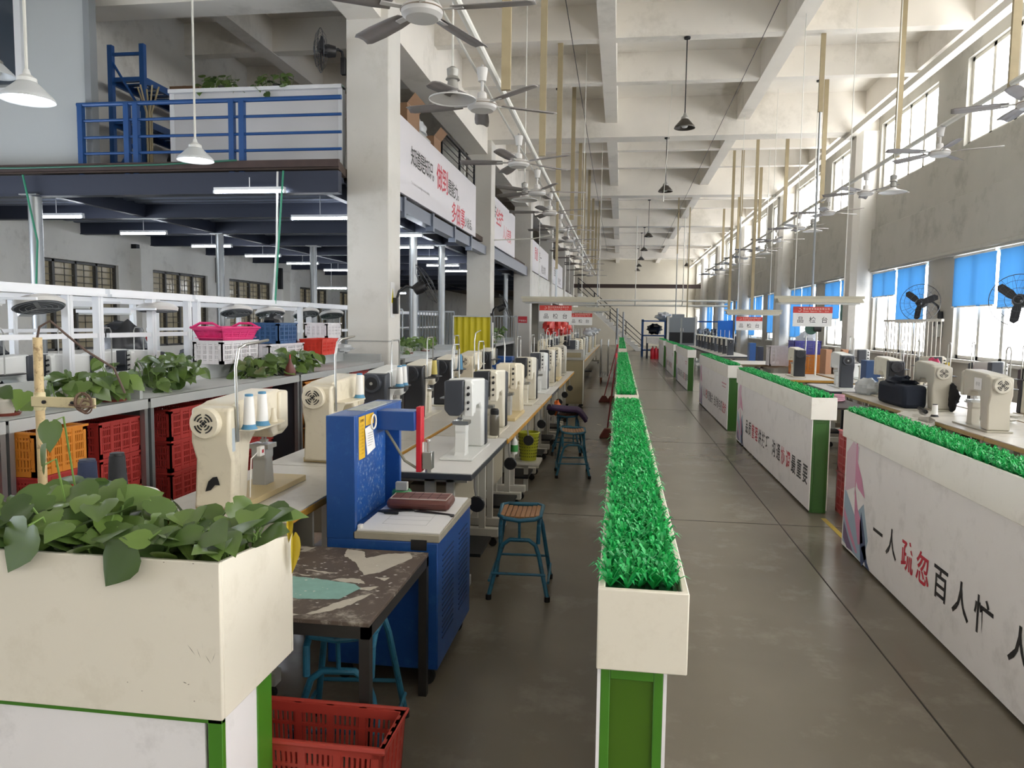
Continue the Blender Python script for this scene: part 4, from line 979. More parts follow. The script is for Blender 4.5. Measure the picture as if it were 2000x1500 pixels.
o = MB().add(vs, fs).build('cover', mat('purple_cloth', '3d2a4c', .8), cv, fix=False); so = o.modifiers.new('thick', 'SOLIDIFY'); so.thickness = .035
tag(MB().blob((-.78, 9.6, .52), (.05, .06, .09), 4, .2).build('orange_bag', mat('orange_cloth', 'e0702a', .6)), 'small orange pouch hanging by the purple covered stool', 'pouch')
# ================================================================ baskets, bin
crate_c['basket'] = mat('basket_red', 'a83a30', .45, var=.06)
bk = crate_meshes((.5, .235, .36), 'basket', .1); bk.name = 'laundry_basket'; bk.location = (-.9, 2.13, 0)
tag(bk, 'red plastic basket on the floor under the worn table, bottom edge', 'basket')
MB().tube([(-.255, -.12, .358), (.255, -.12, .358), (.255, .12, .358), (-.255, .12, .358)], .009, 8, True).build('rim', crate_c['basket'], bk)
bn = thing('waste_bin', 'yellow-green perforated bin under the right sewing row', 'bin', (-.84, 7.05, .3))
MB().lathe([(.075, 0), (.1, .25), (.105, .262), (.098, .262), (.072, .01)], n=24).build('body', mat('bin_lime', 'a8ab2c', .45), bn, sm=40); MB().torus((0, 0, .262), .102, .007, 'z', 24).build('rim', mat('bin_lime', 'a8ab2c'), bn)
g = MB()
for k in range(7):
    for q in range(24):
        a = 2*PI*q/24; r_ = .0785+.0035*k+.0006; z = .035+k*.03; g.M = Matrix.Translation((r_*math.cos(a), r_*math.sin(a), z)) @ Matrix.Rotation(a, 4, 'Z'); g.box(-.001, .0015, -.005, .005, 0, .012)
g.M = Matrix(); g.build('perforations', mat('bin_hole', '5d6118', .7), bn, sm=0)
tag(B(-1.0, -.72, 6.9, 7.2, .27, .299).build('bin_shelf', tabw, bev=.004), 'pale metal shelf carrying the yellow-green bin', 'shelf')
MB().box(-.02, .02, -.02, .02, -.27, 0).build('shelf_leg', tabw, None, sm=0).parent = bpy.data.objects['bin_shelf']; bpy.data.objects['shelf_leg'].location = (-.86, 7.05, .27)
gb = thing('green_bottle', 'small bottle with green label hanging by the bin', 'bottle', (-.9, 6.5, .45)); MB().lathe([(.03, 0), (.032, .11), (.012, .14), (.012, .16)], n=14).build('body', mwhite, gb); MB().lathe([(.0335, .02), (.0335, .08)], n=14, cap=False).build('label_band', crate_c['green'], gb)
# ================================================================ brooms, trolley, steel cabinet
def broom(label, x, y, lean, hx):
    t = thing('dust_pan', label, 'broom', (x, y, 0))
    MB().tube([(0, 0, .1), (lean, hx, 1.12)], .011, 8).build('handle', mat('dark_red_handle', '7c1d24', .5), t)
    MB().tube([(lean, hx, 1.12), (lean*1.02, hx*1.02, 1.18)], .015, 8).build('grip', redm, t)
    MB().prism([(-.11, 0), (.11, 0), (.1, .03), (.04, .13), (-.04, .13), (-.1, .03)], 'y', -.05, .05).build('head', mat('broom_head', '7d4038', .7, var=.15), t, bev=.01)
    return t
broom('red broom leaning on the second middle planter, nearest one', -.15, 10.62, .1, .3); broom('red broom standing left of the third middle planter', -.3, 15.5, .24, .3); broom('red broom right beside the leftmost broom', -.14, 15.5, .09, .25)
tr_ = thing('rod_trolley', 'steel trolley of upright rods beside the middle planters', 'trolley', (-.3, 21, 0))
f = MB().box(-.24, .24, -.6, .6, .16, .19)
for k in range(8): f.box(-.24+k*.067, -.23+k*.067, -.6, .6, .19, .26)
f.build('base_frame', steelm, tr_, sm=0)
for x in (-.22, -.02, .2):
    for y in (-.55, .55): MB().cyl((x, y, .19), (x, y, 1.17), .014, n=8).build('rod', steelm, tr_)
for x in (-.2, .2):
    for y in (-.5, .5): MB().cyl((x-.015, y, .06), (x+.015, y, .06), .06, n=14).box(x-.02, x+.02, y-.02, y+.02, .06, .16).build('caster', mat('caster_orange', '9b5a3a', .6), tr_)
cb = thing('steel_cabinet', 'beige steel cabinet ending the right sewing row', 'cabinet', (-.86, 14.3, 0))
B(-.19, .19, -.3, .3, .1, .92).build('body', mat('cabinet_beige', '8f8468', .45, .2), cb, bev=.004); B(-.2, .2, -.31, .31, .92, 1.1).build('upper_box', steelm, cb, bev=.004)
B(-.17, .17, -.305, -.3, .14, .88).build('door', mat('cabinet_beige_door', '978b6c', .45, .2), cb, sm=0); MB().box(-.15, .15, -.32, -.31, .97, 1.06).build('panel', mat('cabinet_beige', '8f8468'), cb, sm=0)
B(.19, .205, -.3, -.27, .1, 1.12).build('post', whitep, cb, sm=0)
for x in (-.14, .14):
    for y in (-.24, .24): MB().cyl((x, y-.012, .04), (x, y+.012, .04), .04, n=12).box(x-.012, x+.012, y-.018, y+.018, .04, .1).build('caster', rubber, cb)
# yellow sheet, fence panels behind the shelf
ysh = thing('yellow_sheet', 'yellow corrugated sheet standing before the second white pillar', 'screen', (-3.4, 17.2, 0))
vs = []; fs = []; n = 48
for k in range(n+1):
    x = -.44+.88*k/n; y = .025*math.sin(k/n*2*PI*6); vs += [(x, y, .25), (x, y, 1.74)]
for k in range(n): fs.append((2*k, 2*k+2, 2*k+3, 2*k+1))
MB().add(vs, fs).build('sheet', yellowm, ysh, fix=False, sm=60); f = MB().box(-.46, .46, -.035, .035, 1.72, 1.75).box(-.46, -.43, -.03, .03, 0, 1.74).box(.43, .46, -.03, .03, 0, 1.74); f.build('frame', steelm, ysh, sm=0)
def grille(label, x0, x1, y, h, dense):
    t = thing('bar_fence', label, 'fence', ((x0+x1)/2, y, 0), 0, 'grey bar fences inside the left hall'); a = (x1-x0)/2; g = MB()
    n = int((x1-x0)/dense)
    for k in range(n+1): xx = -a+2*a*k/n; g.cyl((xx, 0, .05), (xx, 0, h), .014, n=6)
    g.build('bars', galv, t); MB().box(-a, a, -.02, .02, h-.02, h+.02).box(-a, a, -.02, .02, .05, .09).box(-a, -a+.04, -.02, .02, 0, .05).box(a-.04, a, -.02, .02, 0, .05).build('rails', galv, t, sm=0)
grille('grey bar fence right of the nearest pillar, widely spaced bars', -6.0, -4.6, 15.6, 1.85, .14); grille('grey bar fence of close bars left of the yellow sheet', -5.2, -4.1, 18.4, 1.85, .07)
grille('grey bar fence between second and third pillar', -4.6, -3.3, 24.2, 1.8, .09)
grille('grey bar fence deep in the left hall', -8.4, -6.2, 20.5, 1.9, .16)
# pillar fittings
wb = thing('warning_sign', 'yellow triangle warning sign on the nearest pillar', 'sign', (-3.098, 10.02, 1.75)); B(0, .004, -.09, .09, -.1, .38).build('plate', paper, wb, sm=0)
MB().prism([(-.06, .1), (.06, .1), (0, .3)], 'x', .0045, .006).build('triangle', yellowm, wb, sm=0); MB().prism([(-.02, .14), (.012, .18), (0, .2), (.02, .26), (-.01, .2), (.004, .185)], 'x', .0065, .007).build('bolt_mark', blktx, wb, sm=0)
rs = thing('red_notice', 'small red notice on the third white pillar', 'sign', (-3.35, 25.84, 1.6)); B(-.16, .16, -.004, 0, 0, .22).build('plate', redm, rs, sm=0)
q = MB(); letters(q, '严禁烟火', (-.13, -.0045, .05), (1, 0, 0), (0, 0, 1), .065, .068, .01); q.build('lettering', paper, rs, sm=0, fix=False)
# ================================================================ ceiling fans, pipes, battens, lamps
def ceiling_fan(label, x, y, z, rz, zp, grp):
    """hub at z, hung from a pipe at zp"""
    t = thing('ceiling_fan', label, 'ceiling fan', (x, y, z), rz, grp)
    MB().lathe([(.02, -.055), (.1, -.052), (.125, -.03), (.13, -.005), (.125, .012), (.1, .03), (.03, .035)], n=28).build('motor', fanw, t)
    MB().torus((0, 0, -.004), .131, .004, 'z', 28).build('trim_ring', mat('fan_ring', '8d7f70', .4), t)
    MB().cyl((0, 0, .03), (0, 0, zp-z-.02), .013, n=10).build('down_rod', fanw, t)
    MB().lathe([(.035, zp-z-.16), (.05, zp-z-.05), (.045, zp-z-.045)], n=18).build('upper_cup', fanw, t)
    MB().lathe([(.045, .035), (.04, .1), (.03, .11)], n=18).build('lower_cup', fanw, t)
    for k in range(5):
        a = 2*PI*k/5; M = Matrix.Rotation(a, 4, 'Z') @ Matrix.Translation((0, 0, -.0)) @ Matrix.Rotation(.2, 4, 'X')
        q = MB(); q.M = M; vs = []; fs = []
        st = [(.19, .05), (.3, .062), (.5, .07), (.66, .066), (.7, .05)]
        for r_, w_ in st:
            for v_ in (-1, -.3, .4, 1): vs.append((r_, v_*w_, .012*(1-v_*v_)-.004*r_))
        for i in range(4):
            for c in range(3): o = i*4+c; fs.append((o, o+1, o+5, o+4))
        q.add(vs, fs); bl_ = q.build('blade', fanbl, t, fix=False); so = bl_.modifiers.new('thick', 'SOLIDIFY'); so.thickness = .004
        br = MB(); br.M = M; br.box(.1, .26, -.018, .018, -.004, .003); br.build('blade_arm', fanw, t, sm=0)
    return t
LFY = [4.65, 6.67, 9.07, 11.08, 13.1, 15.4, 17.5, 19.7, 22, 24.3, 27, 30]
rot = [-1.31, 1.756, 2.0, .15, .75, .4, .9, .2, .6, .1, .5, .3]
PZ = 3.86
pr = None
for i, y in enumerate(LFY):
    lab = ORD[i].capitalize()+' ceiling fan over the left sewing rows, counted from the camera'
    if pr is None: pr = ceiling_fan(lab, -1.25, y, 3.5, rot[i], PZ, 'ceiling fans over the left sewing rows')
    else: dup(pr, (-1.25, y, 3.5), rot[i], lab)
RFY = [8.35, 10.55, 13.5, 15.8, 18.2, 20.8, 23.3, 26, 28.7, 31.5, 34.5]
for i, y in enumerate(RFY):
    dup(pr, (4.0, y, 3.85), [.25, .85, .1, .5, .3, .9, .6, .2, .4, .75, .1][i], ORD[i].capitalize()+' ceiling fan along the windows on the right, counted from the camera', 'ceiling fans along the window side')
tag(MB().tube([(-1.2, 2.5, PZ), (-1.2, 36, PZ)], .032, 10).tube([(-1.33, 2.5, PZ-.02), (-1.33, 36, PZ-.02)], .012, 8).build('fan_pipe', pipew), 'long white pipe carrying the left row of ceiling fans', 'pipe')
tag(MB().tube([(4.05, 2.5, 4.2), (4.05, 38, 4.2)], .032, 10).build('fan_pipe', pipew), 'long white pipe carrying the fans along the windows', 'pipe')
def batten(label, x, y, z0, grp, w_=.085, z1=ZS+.005, tail=None):
    t = thing('hanging_batten', label, 'batten', (x, y, z0), 0, grp)
    B(-w_/2, w_/2, -.02, .02, 0 if tail is None else tail-z0, z1-z0).build('batten', tanm, t, sm=0)
    if tail is not None: MB().cyl((0, 0, 0), (0, 0, tail-z0+.05), .018, n=8).build('tail_rod', galv, t)
    return t
for i, y in enumerate([7.0, 10.2, 12.82, 16.4, 19.2, 21.3, 24.5, 28, 31.5]):
    ys = y if i else 7.0
    batten(ORD[i].capitalize()+' tan batten holding the left fan pipe', -1.09, y, PZ-.04-.1*(i == 0), 'tan battens of the left fan pipe', z1=ZS+.005 if i == 2 else ZT)
for i, y in enumerate([8.9, 12.3, 16.6, 20.2, 23.8, 28, 32]):
    batten(ORD[i].capitalize()+' tan batten holding the pipe along the windows', 4.06, y, 4.16, 'tan battens of the window fan pipe', z1=ZT)
for i, (x, y, z0, tl) in enumerate([(3.06, 12.84, 1.95, 5.0), (3.2, 19.35, 1.9, None), (3.1, 20.98, 1.9, 4.5), (2.92, 21.3, 1.9, None), (2.0, 28.5, 1.9, 4.2), (2.6, 30.7, 1.9, None), (-1.2, 14.05, 1.97, 2.6), (-.9, 29, 2.0, 4.0)]):
    batten(['Tan batten with a pole below, above the nearer right hanging sign', 'Tan batten farther down the right sewing row', 'Tan batten with pole, second beyond the right sign', 'Tan batten beside the farther right sign', 'Thin rod from the ceiling down the far hall, left', 'Thin rod from the ceiling down the far hall, right', 'White rod holding the lamp over the left hanging sign', 'Thin rod down to the far left lamps'][i], x, y, z0, 'battens holding the inspection lamps', .07 if i < 4 else .045, z1=ZS+.005 if i == 0 else ZT, tail=tl)
# pendant lamps
def pendant(label, x, y, z, ztop, shade, inner, lit=False, r=.17, grp='dark pendant lamps down the aisle', flat=False):
    t = thing('pendant_lamp', label, 'lamp', (x, y, z), 0, grp)
    MB().cyl((0, 0, .2), (0, 0, ztop-z), .009 if not lit else .012, n=8).build('rod', ironm if not lit and not flat else pipew, t)
    MB().lathe([(.05, ztop-z-.03), (.055, ztop-z)], n=12).build('ceiling_rose', ironm if not lit else pipew, t)
    if flat: sh = [(r, 0), (r*.98, .012), (r*.6, .03), (.05, .06), (.03, .1)]
    else: sh = [(r, 0), (r*.93, .03), (r*.62, .09), (r*.42, .13), (r*.36, .14)]
    o = MB().lathe(sh, n=30, cap=False).build('shade', shade, t); s_ = o.modifiers.new('thick', 'SOLIDIFY'); s_.thickness = .004
    MB().lathe([(r*.37, .09 if flat else .13), (r*.35, .17), (.03, .2), (.018, .24)] if not flat else [(.05, .09), (.04, .16), (.06, .165), (.045, .19), (.05, .25), (.02, .27)], n=18).build('socket', mat('socket_grey', '9a9994', .4, .4) if flat or not lit else mwhite, t)
    if not flat: MB().lathe([(.02, .1), (.05, .06), (.055, .035), (.04, .01), (.0, .002)], n=16).build('bulb', bulbm if lit else mwhite, t)
    return t
darksh = mat('shade_bronze', '4b4640', .4, .4)
for i, (y, z, zt) in enumerate([(12.77, 4.78, ZS+.01), (18.0, 4.66, ZM), (28.8, 4.85, ZS+.01), (34.2, 4.85, ZM), (39.0, 4.85, ZS+.01), (43.5, 4.85, ZT), (47, 4.85, ZS+.01)]):
    pendant(ORD[i].capitalize()+' dark pendant lamp hanging above the aisle', .95, y, z, zt, darksh, None)
pendant('dark pendant lamp far away near the window wall', 3.4, 41, 4.7, ZT, darksh, None)
for i, (x, y, z) in enumerate([(-4.68, 5.5, 3.3), (-4.78, 8.05, 3.37), (-7.55, 8.4, 4.5)]):
    pendant(['lit white pendant lamp at the upper left, nearest and largest', 'lit white pendant lamp hanging before the mezzanine railing', 'white pendant lamp at the far left edge before the office window'][i], x, y, z, ZT, mat('shade_white', 'cfd2d3', .4), None, i < 2, .2, 'white pendant lamps at the upper left')
for i, (x, y, z) in enumerate([(-1.43, 6.3, 3.44), (-1.48, 11.45, 3.44), (-1.48, 17.0, 3.44)]):
    pendant(['white disc lamp above the second left ceiling fan', 'white disc lamp beside the fourth left ceiling fan', 'white disc lamp farther along the left fans'][i], x, y, z, ZT, fanw, None, False, .2, 'white disc lamps among the left fans', True)
for i, (x, y, z) in enumerate([(4.0, 12.2, 3.62), (4.0, 17.0, 3.62), (4.0, 22.2, 3.62)]):
    pendant(['white disc lamp between second and third window-side fans', 'white disc lamp past the fourth window-side fan', 'white disc lamp far along the window-side fans'][i], x, y, z, ZT, fanw, None, False, .2, 'white disc lamps among the window fans', True)
tag(MB().cyl((.86, 17.0, 4.35), (.98, 17.0, ZT), .006, n=6).cyl((.855, 17, 4.28), (.86, 17, 4.36), .014, n=6).build('pull_cord', pipew), 'white cord with a dark end dangling beside the second pendant', 'cord')
# fluorescent tubes under the mezzanine and elsewhere
def tube_lamp(label, x, y, z, L, zt, rz=0, grp='lit tube lamps under the mezzanine'):
    t = thing('tube_lamp', label, 'lamp', (x, y, z), rz, grp)
    MB().box(-L/2, L/2, -.03, .03, .0, .035).build('housing', whitef, t, sm=0)
    MB().cyl((-L/2+.02, 0, -.018), (L/2-.02, 0, -.018), .018, n=10).build('tube', tubem, t)
    for s in (-1, 1): MB().box(s*L/2-.012, s*L/2+.012, -.022, .022, -.04, .0).build('end_cap', whitef, t, sm=0)
    MB().cyl((0, 0, .03), (0, 0, zt-z), .006, n=6).build('hanger', whitef, t)
    return t
for lab, x, y, z in [('nearest lit tube lamp, on the mezzanine front beam', -4.72, 9.2, 3.24)]:
    tube_lamp(lab, x, y, z, .95, 3.4).location.y = 9.18
for i, y in enumerate([10.57, 12.7, 15.0, 17.3, 19.6, 22.2]): tube_lamp(ORD[i].capitalize()+' lit tube lamp of the left line under the mezzanine', -8.58, y, 3.14, .9, 3.46)
for i, (x, y) in enumerate([(-4.5, 10.93), (-3.98, 13.2), (-4.3, 15.3), (-4.64, 18.0), (-4.83, 20.2), (-4.83, 22.4)]): tube_lamp(ORD[i].capitalize()+' lit tube lamp of the right line under the mezzanine', x, y, 3.14, .9, 3.46)
for x, y, lab in ((-7.6, 24.6, 'low lit tube lamp by the far left windows'), (-8.4, 21.2, 'low lit tube lamp before the third left window')): tube_lamp(lab, x, y, 2.55, .95, 3.46)
for (x, y, dx, c, lab) in [(-4.35, 9.2, .0, 'f0f0f0', 'white hose hanging from the mezzanine down to the white frame'), (-4.25, 9.15, .05, '2f8a6d', 'green hose hanging beside the white hose'), (-7.9, 9.15, -.2, '2f8a6d', 'green hose hanging at the far left edge')]:
    tag(MB().tube([(x, y, 3.47), (x-.02-dx, y, 2.6), (x-.08-dx, y, 1.8)], .013, 8).build('hose', mat('hose_'+c, c, .5)), lab, 'hose')
tag(MB().tube([(-10, 9.2, 3.6), (-8, 9.2, 3.57), (-6, 9.19, 3.58), (-4.9, 9.2, 3.62)], .012, 8).build('green_pipe', mat('green_pipe', '2d6b57', .5)), 'thin green hose running along the mezzanine edge', 'hose')
# ================================================================ wall fans
def wall_fan(label, mount, head, aim, r=.3, arm=True):
    """aim: direction the fan blows"""
    t = thing('wall_fan', label, 'wall fan', mount, 0, 'black wall fans')
    hd = Vector(head)-Vector(mount); d = Vector(aim).normalized(); q = d.to_track_quat('Z', 'Y').to_matrix().to_4x4(); M = Matrix.Translation(hd) @ q
    def mk(f, nm, m_):
        b_ = MB(); b_.M = M; f(b_); return b_.build(nm, m_, t)
    mk(lambda b_: b_.lathe([(.03, -.2), (.07, -.19), (.085, -.1), (.07, -.03), (.03, -.02)], n=18), 'motor', blackm)
    def cage(b_):
        b_.torus((0, 0, 0), r, .0045, 'z', 32, 6); b_.torus((0, 0, .08), .05, .006, 'z', 16, 6); b_.torus((0, 0, .07), r*.45, .003, 'z', 24, 4); b_.torus((0, 0, .05), r*.75, .003, 'z', 28, 4)
        for k in range(28):
            a = 2*PI*k/28; c, s = math.cos(a), math.sin(a); c2, s2 = math.cos(a+.3), math.sin(a+.3)
            b_.tube([(r*c, r*s, 0), (r*.75*math.cos(a+.1), r*.75*math.sin(a+.1), .05), (r*.45*math.cos(a+.2), r*.45*math.sin(a+.2), .07), (.05*c2, .05*s2, .08)], .0013, 4)
            if k % 2 == 0: b_.tube([(r*c, r*s, 0), (r*.7*c, r*.7*s, -.06), (.07*c, .07*s, -.07)], .002, 4)
    mk(cage, 'cage', mat('cage_grey', '4a4c50', .4, .5))
    for k in range(3):
        def bl_(b_, k=k):
            b_.M = M @ Matrix.Rotation(2*PI*k/3+.4, 4, 'Z') @ Matrix.Rotation(.35, 4, 'X')
            b_.prism([(.03, -.03), (.12, -.06), (r*.85, -.055), (r*.92, .0), (r*.8, .045), (.1, .05), (.03, .03)], 'z', -.004, .002)
        mk(bl_, 'blade', blackm)
    mk(lambda b_: b_.lathe([(.03, -.02), (.035, .01), (.02, .03)], n=14), 'hub', blackm)
    back = hd-d*.15
    MB().tube([(0, 0, 0), (back.x*.15, back.y*.15, .12+back.z*.2), (back.x*.5, back.y*.5, back.z*.9+.06), tuple(back)], .018, 8).build('arm', ironm, t)
    n = Vector((hd.x, hd.y, 0)).normalized()
    MB().cbox((0, 0, -.04), (.07, .07, .22)).build('bracket', blackm, t, bev=.01)
    return t
wall_fan('black wall fan on the window pier, farther of the two', (5.45, 13.95, 1.82), (4.95, 13.5, 2.02), (-.55, -.8, .05), .31)
wall_fan('black wall fan at the right edge of the view, nearer of the two', (5.0, 10.1, 1.75), (4.72, 9.85, 1.95), (-.5, -.85, .05), .31)
wall_fan('grey wall fan on the nearest pillar above the sewing machines', (-3.06, 10.05, 1.85), (-2.68, 10.25, 2.12), (.75, .25, .45), .3)
wall_fan('dark wall fan high on the nearest pillar, by the mezzanine', (-3.72, 9.87, 5.0), (-3.95, 9.65, 5.1), (-.85, -.5, -.05), .27)
wall_fan('dark wall fan on the second pillar', (-3.06, 17.9, 1.75), (-2.75, 17.9, 2.0), (.8, .2, .4), .3)
# ================================================================ hanging inspection signs
def inspection(label, lab2, x, y, z, L=1.25, W2=.57):
    t = thing('hanging_sign', label, 'sign', (x, y, z), 0, 'hanging inspection signs')
    B(-W2/2, W2/2, -.005, .005, 0, .3).build('board', paper, t, sm=0); B(-W2/2, W2/2, -.0065, .0065, .205, .3).build('red_header', mat('sign_red', 'cf4038', .5), t, sm=0)
    q = MB(); letters(q, '品检台', (-.225, -.0056, .065), (1, 0, 0), (0, 0, 1), .1, .175, .004); q.build('black_lettering', blktx, t, sm=0, fix=False)
    q = MB(); letters(q, '鞋业体育用品有限公司', (-.14, -.0068, .255), (1, 0, 0), (0, 0, 1), .034, .039, .004); letters(q, 'Shoes Sports Co., Ltd', (-.14, -.0068, .222), (1, 0, 0), (0, 0, 1), .03, .0175, 0)
    q.tube([(-.21, -.007, .235), (-.185, -.007, .228), (-.165, -.007, .25), (-.18, -.007, .272), (-.2, -.007, .268)], .004, 5); q.build('header_print', mat('print_cream', 'f0dcd2', .5), t, sm=0, fix=False)
    for s in (-.05, .05): MB().cyl((s, 0, .3), (s, 0, .36), .004, n=6).build('wire', ironm, t)
    l = thing('inspection_lamp', lab2, 'lamp', (x+.08, y, z+.36), 0, 'unlit inspection lamps above the signs')
    B(-L/2, L/2, -.03, .03, .06, .1).build('housing', mat('lamp_cream', 'b3ae9c', .45), l, sm=0); MB().prism([(-.16, .0), (.16, .0), (.05, .06), (-.05, .06)], 'x', -L/2+.04, L/2-.04).build('reflector', mat('lamp_cream', 'b3ae9c'), l, sm=0)
    for s in (-.08, .08): MB().cyl((-L/2+.08, s, -.012), (L/2-.08, s, -.012), .014, n=8).build('tube', mwhite, l)
    for s in (-1, 1): MB().cyl((s*L/2*.55, 0, .1), (s*L/2*.55, 0, ZT-z-.36), .006, n=6).build('hanger', pipew, l)
inspection('white inspection sign with red header, over the left sewing rows', 'long cream lamp over the left inspection sign', -1.2, 14.0, 1.63, 1.45, .6)
inspection('white inspection sign half hidden behind the left one', 'long cream lamp over the half hidden left sign', -1.02, 19.4, 1.56, 1.4, .6)
inspection('white inspection sign nearer on the right, over the tables', 'long cream lamp over the nearer right sign', 2.88, 12.0, 1.6, 1.3, .57)
inspection('white inspection sign farther on the right', 'long cream lamp over the farther right sign', 2.85, 17.5, 1.5, 1.25, .57)
# ================================================================ white work frames of the left hall
def work_frame(label, x, y0, y1, posts, grp='white aluminium work frames'):
    t = thing('work_gantry', label, 'frame', (x, y0, 0), 0, grp); L = y1-y0
    B(-.03, .03, 0, L, 1.8, 1.845).box(-.05, .05, 0, L, 1.775, 1.8).build('top_beam', whitef, t, sm=0)
    B(-.015, .015, 0, L, 1.425, 1.465).build('middle_rail', whitef, t, sm=0)
    for p in posts: MB().box(-.03, .03, p-y0-.03, p-y0+.03, 0, 1.78).box(-.034, .034, p-y0-.008, p-y0+.008, 0, 1.78).build('post', whitef, t, sm=0)
    B(-.5, .02, 0, L, .79, .815).build('worktop', mat('line_table_green', '2d6a4c', .5), t, sm=0)
    return t
work_frame('nearest white work frame, behind the grey shelves at the left edge', -4.4, 2.6, 5.92, [3.2, 5.5, 5.86])
work_frame('white work frame with the plant before it, second from the left edge', -4.4, 5.98, 7.25, [6.6, 7.2])
work_frame('white work frame above the pink basket and blue crate', -4.4, 7.31, 10.1, [7.37, 9.95])
work_frame('white work frame ending behind the nearest pillar', -4.4, 10.15, 13.2, [10.25, 13.1])
work_frame('back row white work frame at the left', -6.4, 5.0, 9.4, [5.2, 7.2, 9.2]); work_frame('back row white work frame under the left windows', -6.4, 9.5, 14.5, [9.7, 12, 14.3])
work_frame('white work frame right of the nearest pillar, deep in the hall', -5.3, 16.5, 22, [16.6, 19.2, 21.9])
def task_fan(label, x, y, z, tilt, rz):
    t = thing('task_fan', label, 'fan', (x, y, z), rz, 'flat fans hung under the white frames')
    M = Matrix.Rotation(tilt, 4, 'Y')
    def mk(f, nm, m_): b_ = MB(); b_.M = M; f(b_); b_.build(nm, m_, t)
    mk(lambda b_: b_.lathe([(.18, -.03), (.185, .0), (.15, .03), (.08, .05)], n=28), 'housing', fanw)
    mk(lambda b_: b_.lathe([(.172, -.036), (.172, -.031)], n=28), 'grill', darkm)
    def g(b_):
        for r_ in (.05, .09, .13, .168): b_.torus((0, 0, -.037), r_, .003, 'z', 24, 4)
        for k in range(3): b_.M = M @ Matrix.Rotation(k*2.1, 4, 'Z'); b_.box(-.015, .015, 0, .15, -.039, -.037)
    mk(g, 'blades', mat('fan_guard_grey', '8b8f92', .4))
    B(-.02, .02, -.02, .02, .05, 1.79-z).build('bracket', whitef, t, sm=0); mk(lambda b_: b_.box(-.28, -.12, -.05, .05, -.02, .06), 'arm_box', whitef)
for i, y in enumerate([5.2, 6.7, 8.2, 9.05, 10.15, 11.1]):
    task_fan(['tilted flat fan at the left behind the old pole', 'flat fan under the second white frame, nearly level', 'flat fan above the blue crate, left of three', 'flat fan above the blue crate, middle of three', 'flat fan above the blue crate, right of three', 'flat fan beside the nearest pillar'][i], -4.4, y, 1.7, [-.3, -.06, -.28, -.25, -.35, -.28][i], [-.5, -.9, -.8, -.8, -.7, -.8][i])
for i, (x, y) in enumerate([(-4.9, 6.0), (-4.7, 6.35), (-4.75, 4.9)]):
    t = thing('work_lamp', ['thin white tube lamp under the white frame, upper of two', 'thin white tube lamp under the white frame, lower of two', 'thin white tube lamp at the left edge under the frame'][i], 'lamp', (x, y, 1.69-.05*(i == 1)), [.2, -.1, .1][i]); B(-.3, .3, -.02, .02, 0, .03).build('housing', whitef, t, sm=0); MB().cyl((-.28, 0, -.008), (.28, 0, -.008), .01, n=8).build('tube', mwhite, t); B(-.01, .55, -.01, .01, .03, .05).build('arm', whitef, t, sm=0)
# machines on that line
for i, (x, y, rz, pr_) in enumerate([(-4.62, 4.75, 0, pw), (-4.56, 5.95, PI, pw), (-4.7, 6.05, 0, pw), (-4.56, 6.95, PI, pw), (-4.6, 7.5, 0, pw), (-4.56, 9.1, PI, pw), (-4.6, 3.9, 0, pd_)]):
    machine(pr_, ['dark ended machine with white arm at the far left of the white frame', 'machine with charcoal head right of the old pole', 'dark vented machine behind the left shelf plants', 'machine with charcoal head left of the bushy pothos', 'machine behind the pink basket', 'machine behind the blue crate', 'machine at the extreme left edge on the green line'][i], x, y, .816, rz, 'sewing machines on the white frame line')
for i, (x, y, z, d) in enumerate([(-5.1, 5.3, 1.25, (.22, .3, .28)), (-5.4, 7.6, 1.2, (.24, .3, .36)), (-5.3, 9.2, 1.25, (.16, .2, .2))]):
    o = MB().blob((x, y, z), d, 40+i, .22).build('covered_machine', blackbag)
    tag(o, ['machine under a black bag at the left edge', 'machine under a tall black bag behind the white post', 'small black wrapped machine behind the blue crate'][i], 'covered machine')
    MB().box(x-.22, x+.22, y-.25, y+.25, 0, z-d[2]*.7).build('stand', navy, o, sm=0)
fe_ = []
def extinguisher(label, x, y, z=0, s=1.0):
    t = thing('fire_extinguisher', label, 'fire extinguisher', (x, y, z), 0, 'red fire extinguishers'); t.scale = (s, s, s)
    MB().lathe([(.07, 0), (.075, .02), (.075, .33), (.05, .39), (.022, .42), (.022, .45)], n=20).build('cylinder', redm, t)
    MB().box(-.015, .015, -.06, .05, .45, .475).cyl((0, 0, .44), (0, 0, .48), .02, n=10).build('valve', blackm, t); MB().tube([(0, -.03, .46), (.06, -.05, .42), (.085, -.05, .25), (.085, -.04, .12)], .009, 6).build('hose', blackm, t)
st_ = tag(B(-9.5, -9.1, 13.2, 14.2, 0, .85).build('low_cabinet', greym, bev=.005), 'low grey cabinet by the left wall carrying two extinguishers', 'cabinet')
extinguisher('left red fire extinguisher under the left windows', -9.3, 13.45, .85); extinguisher('right red fire extinguisher under the left windows', -9.3, 13.85, .85)
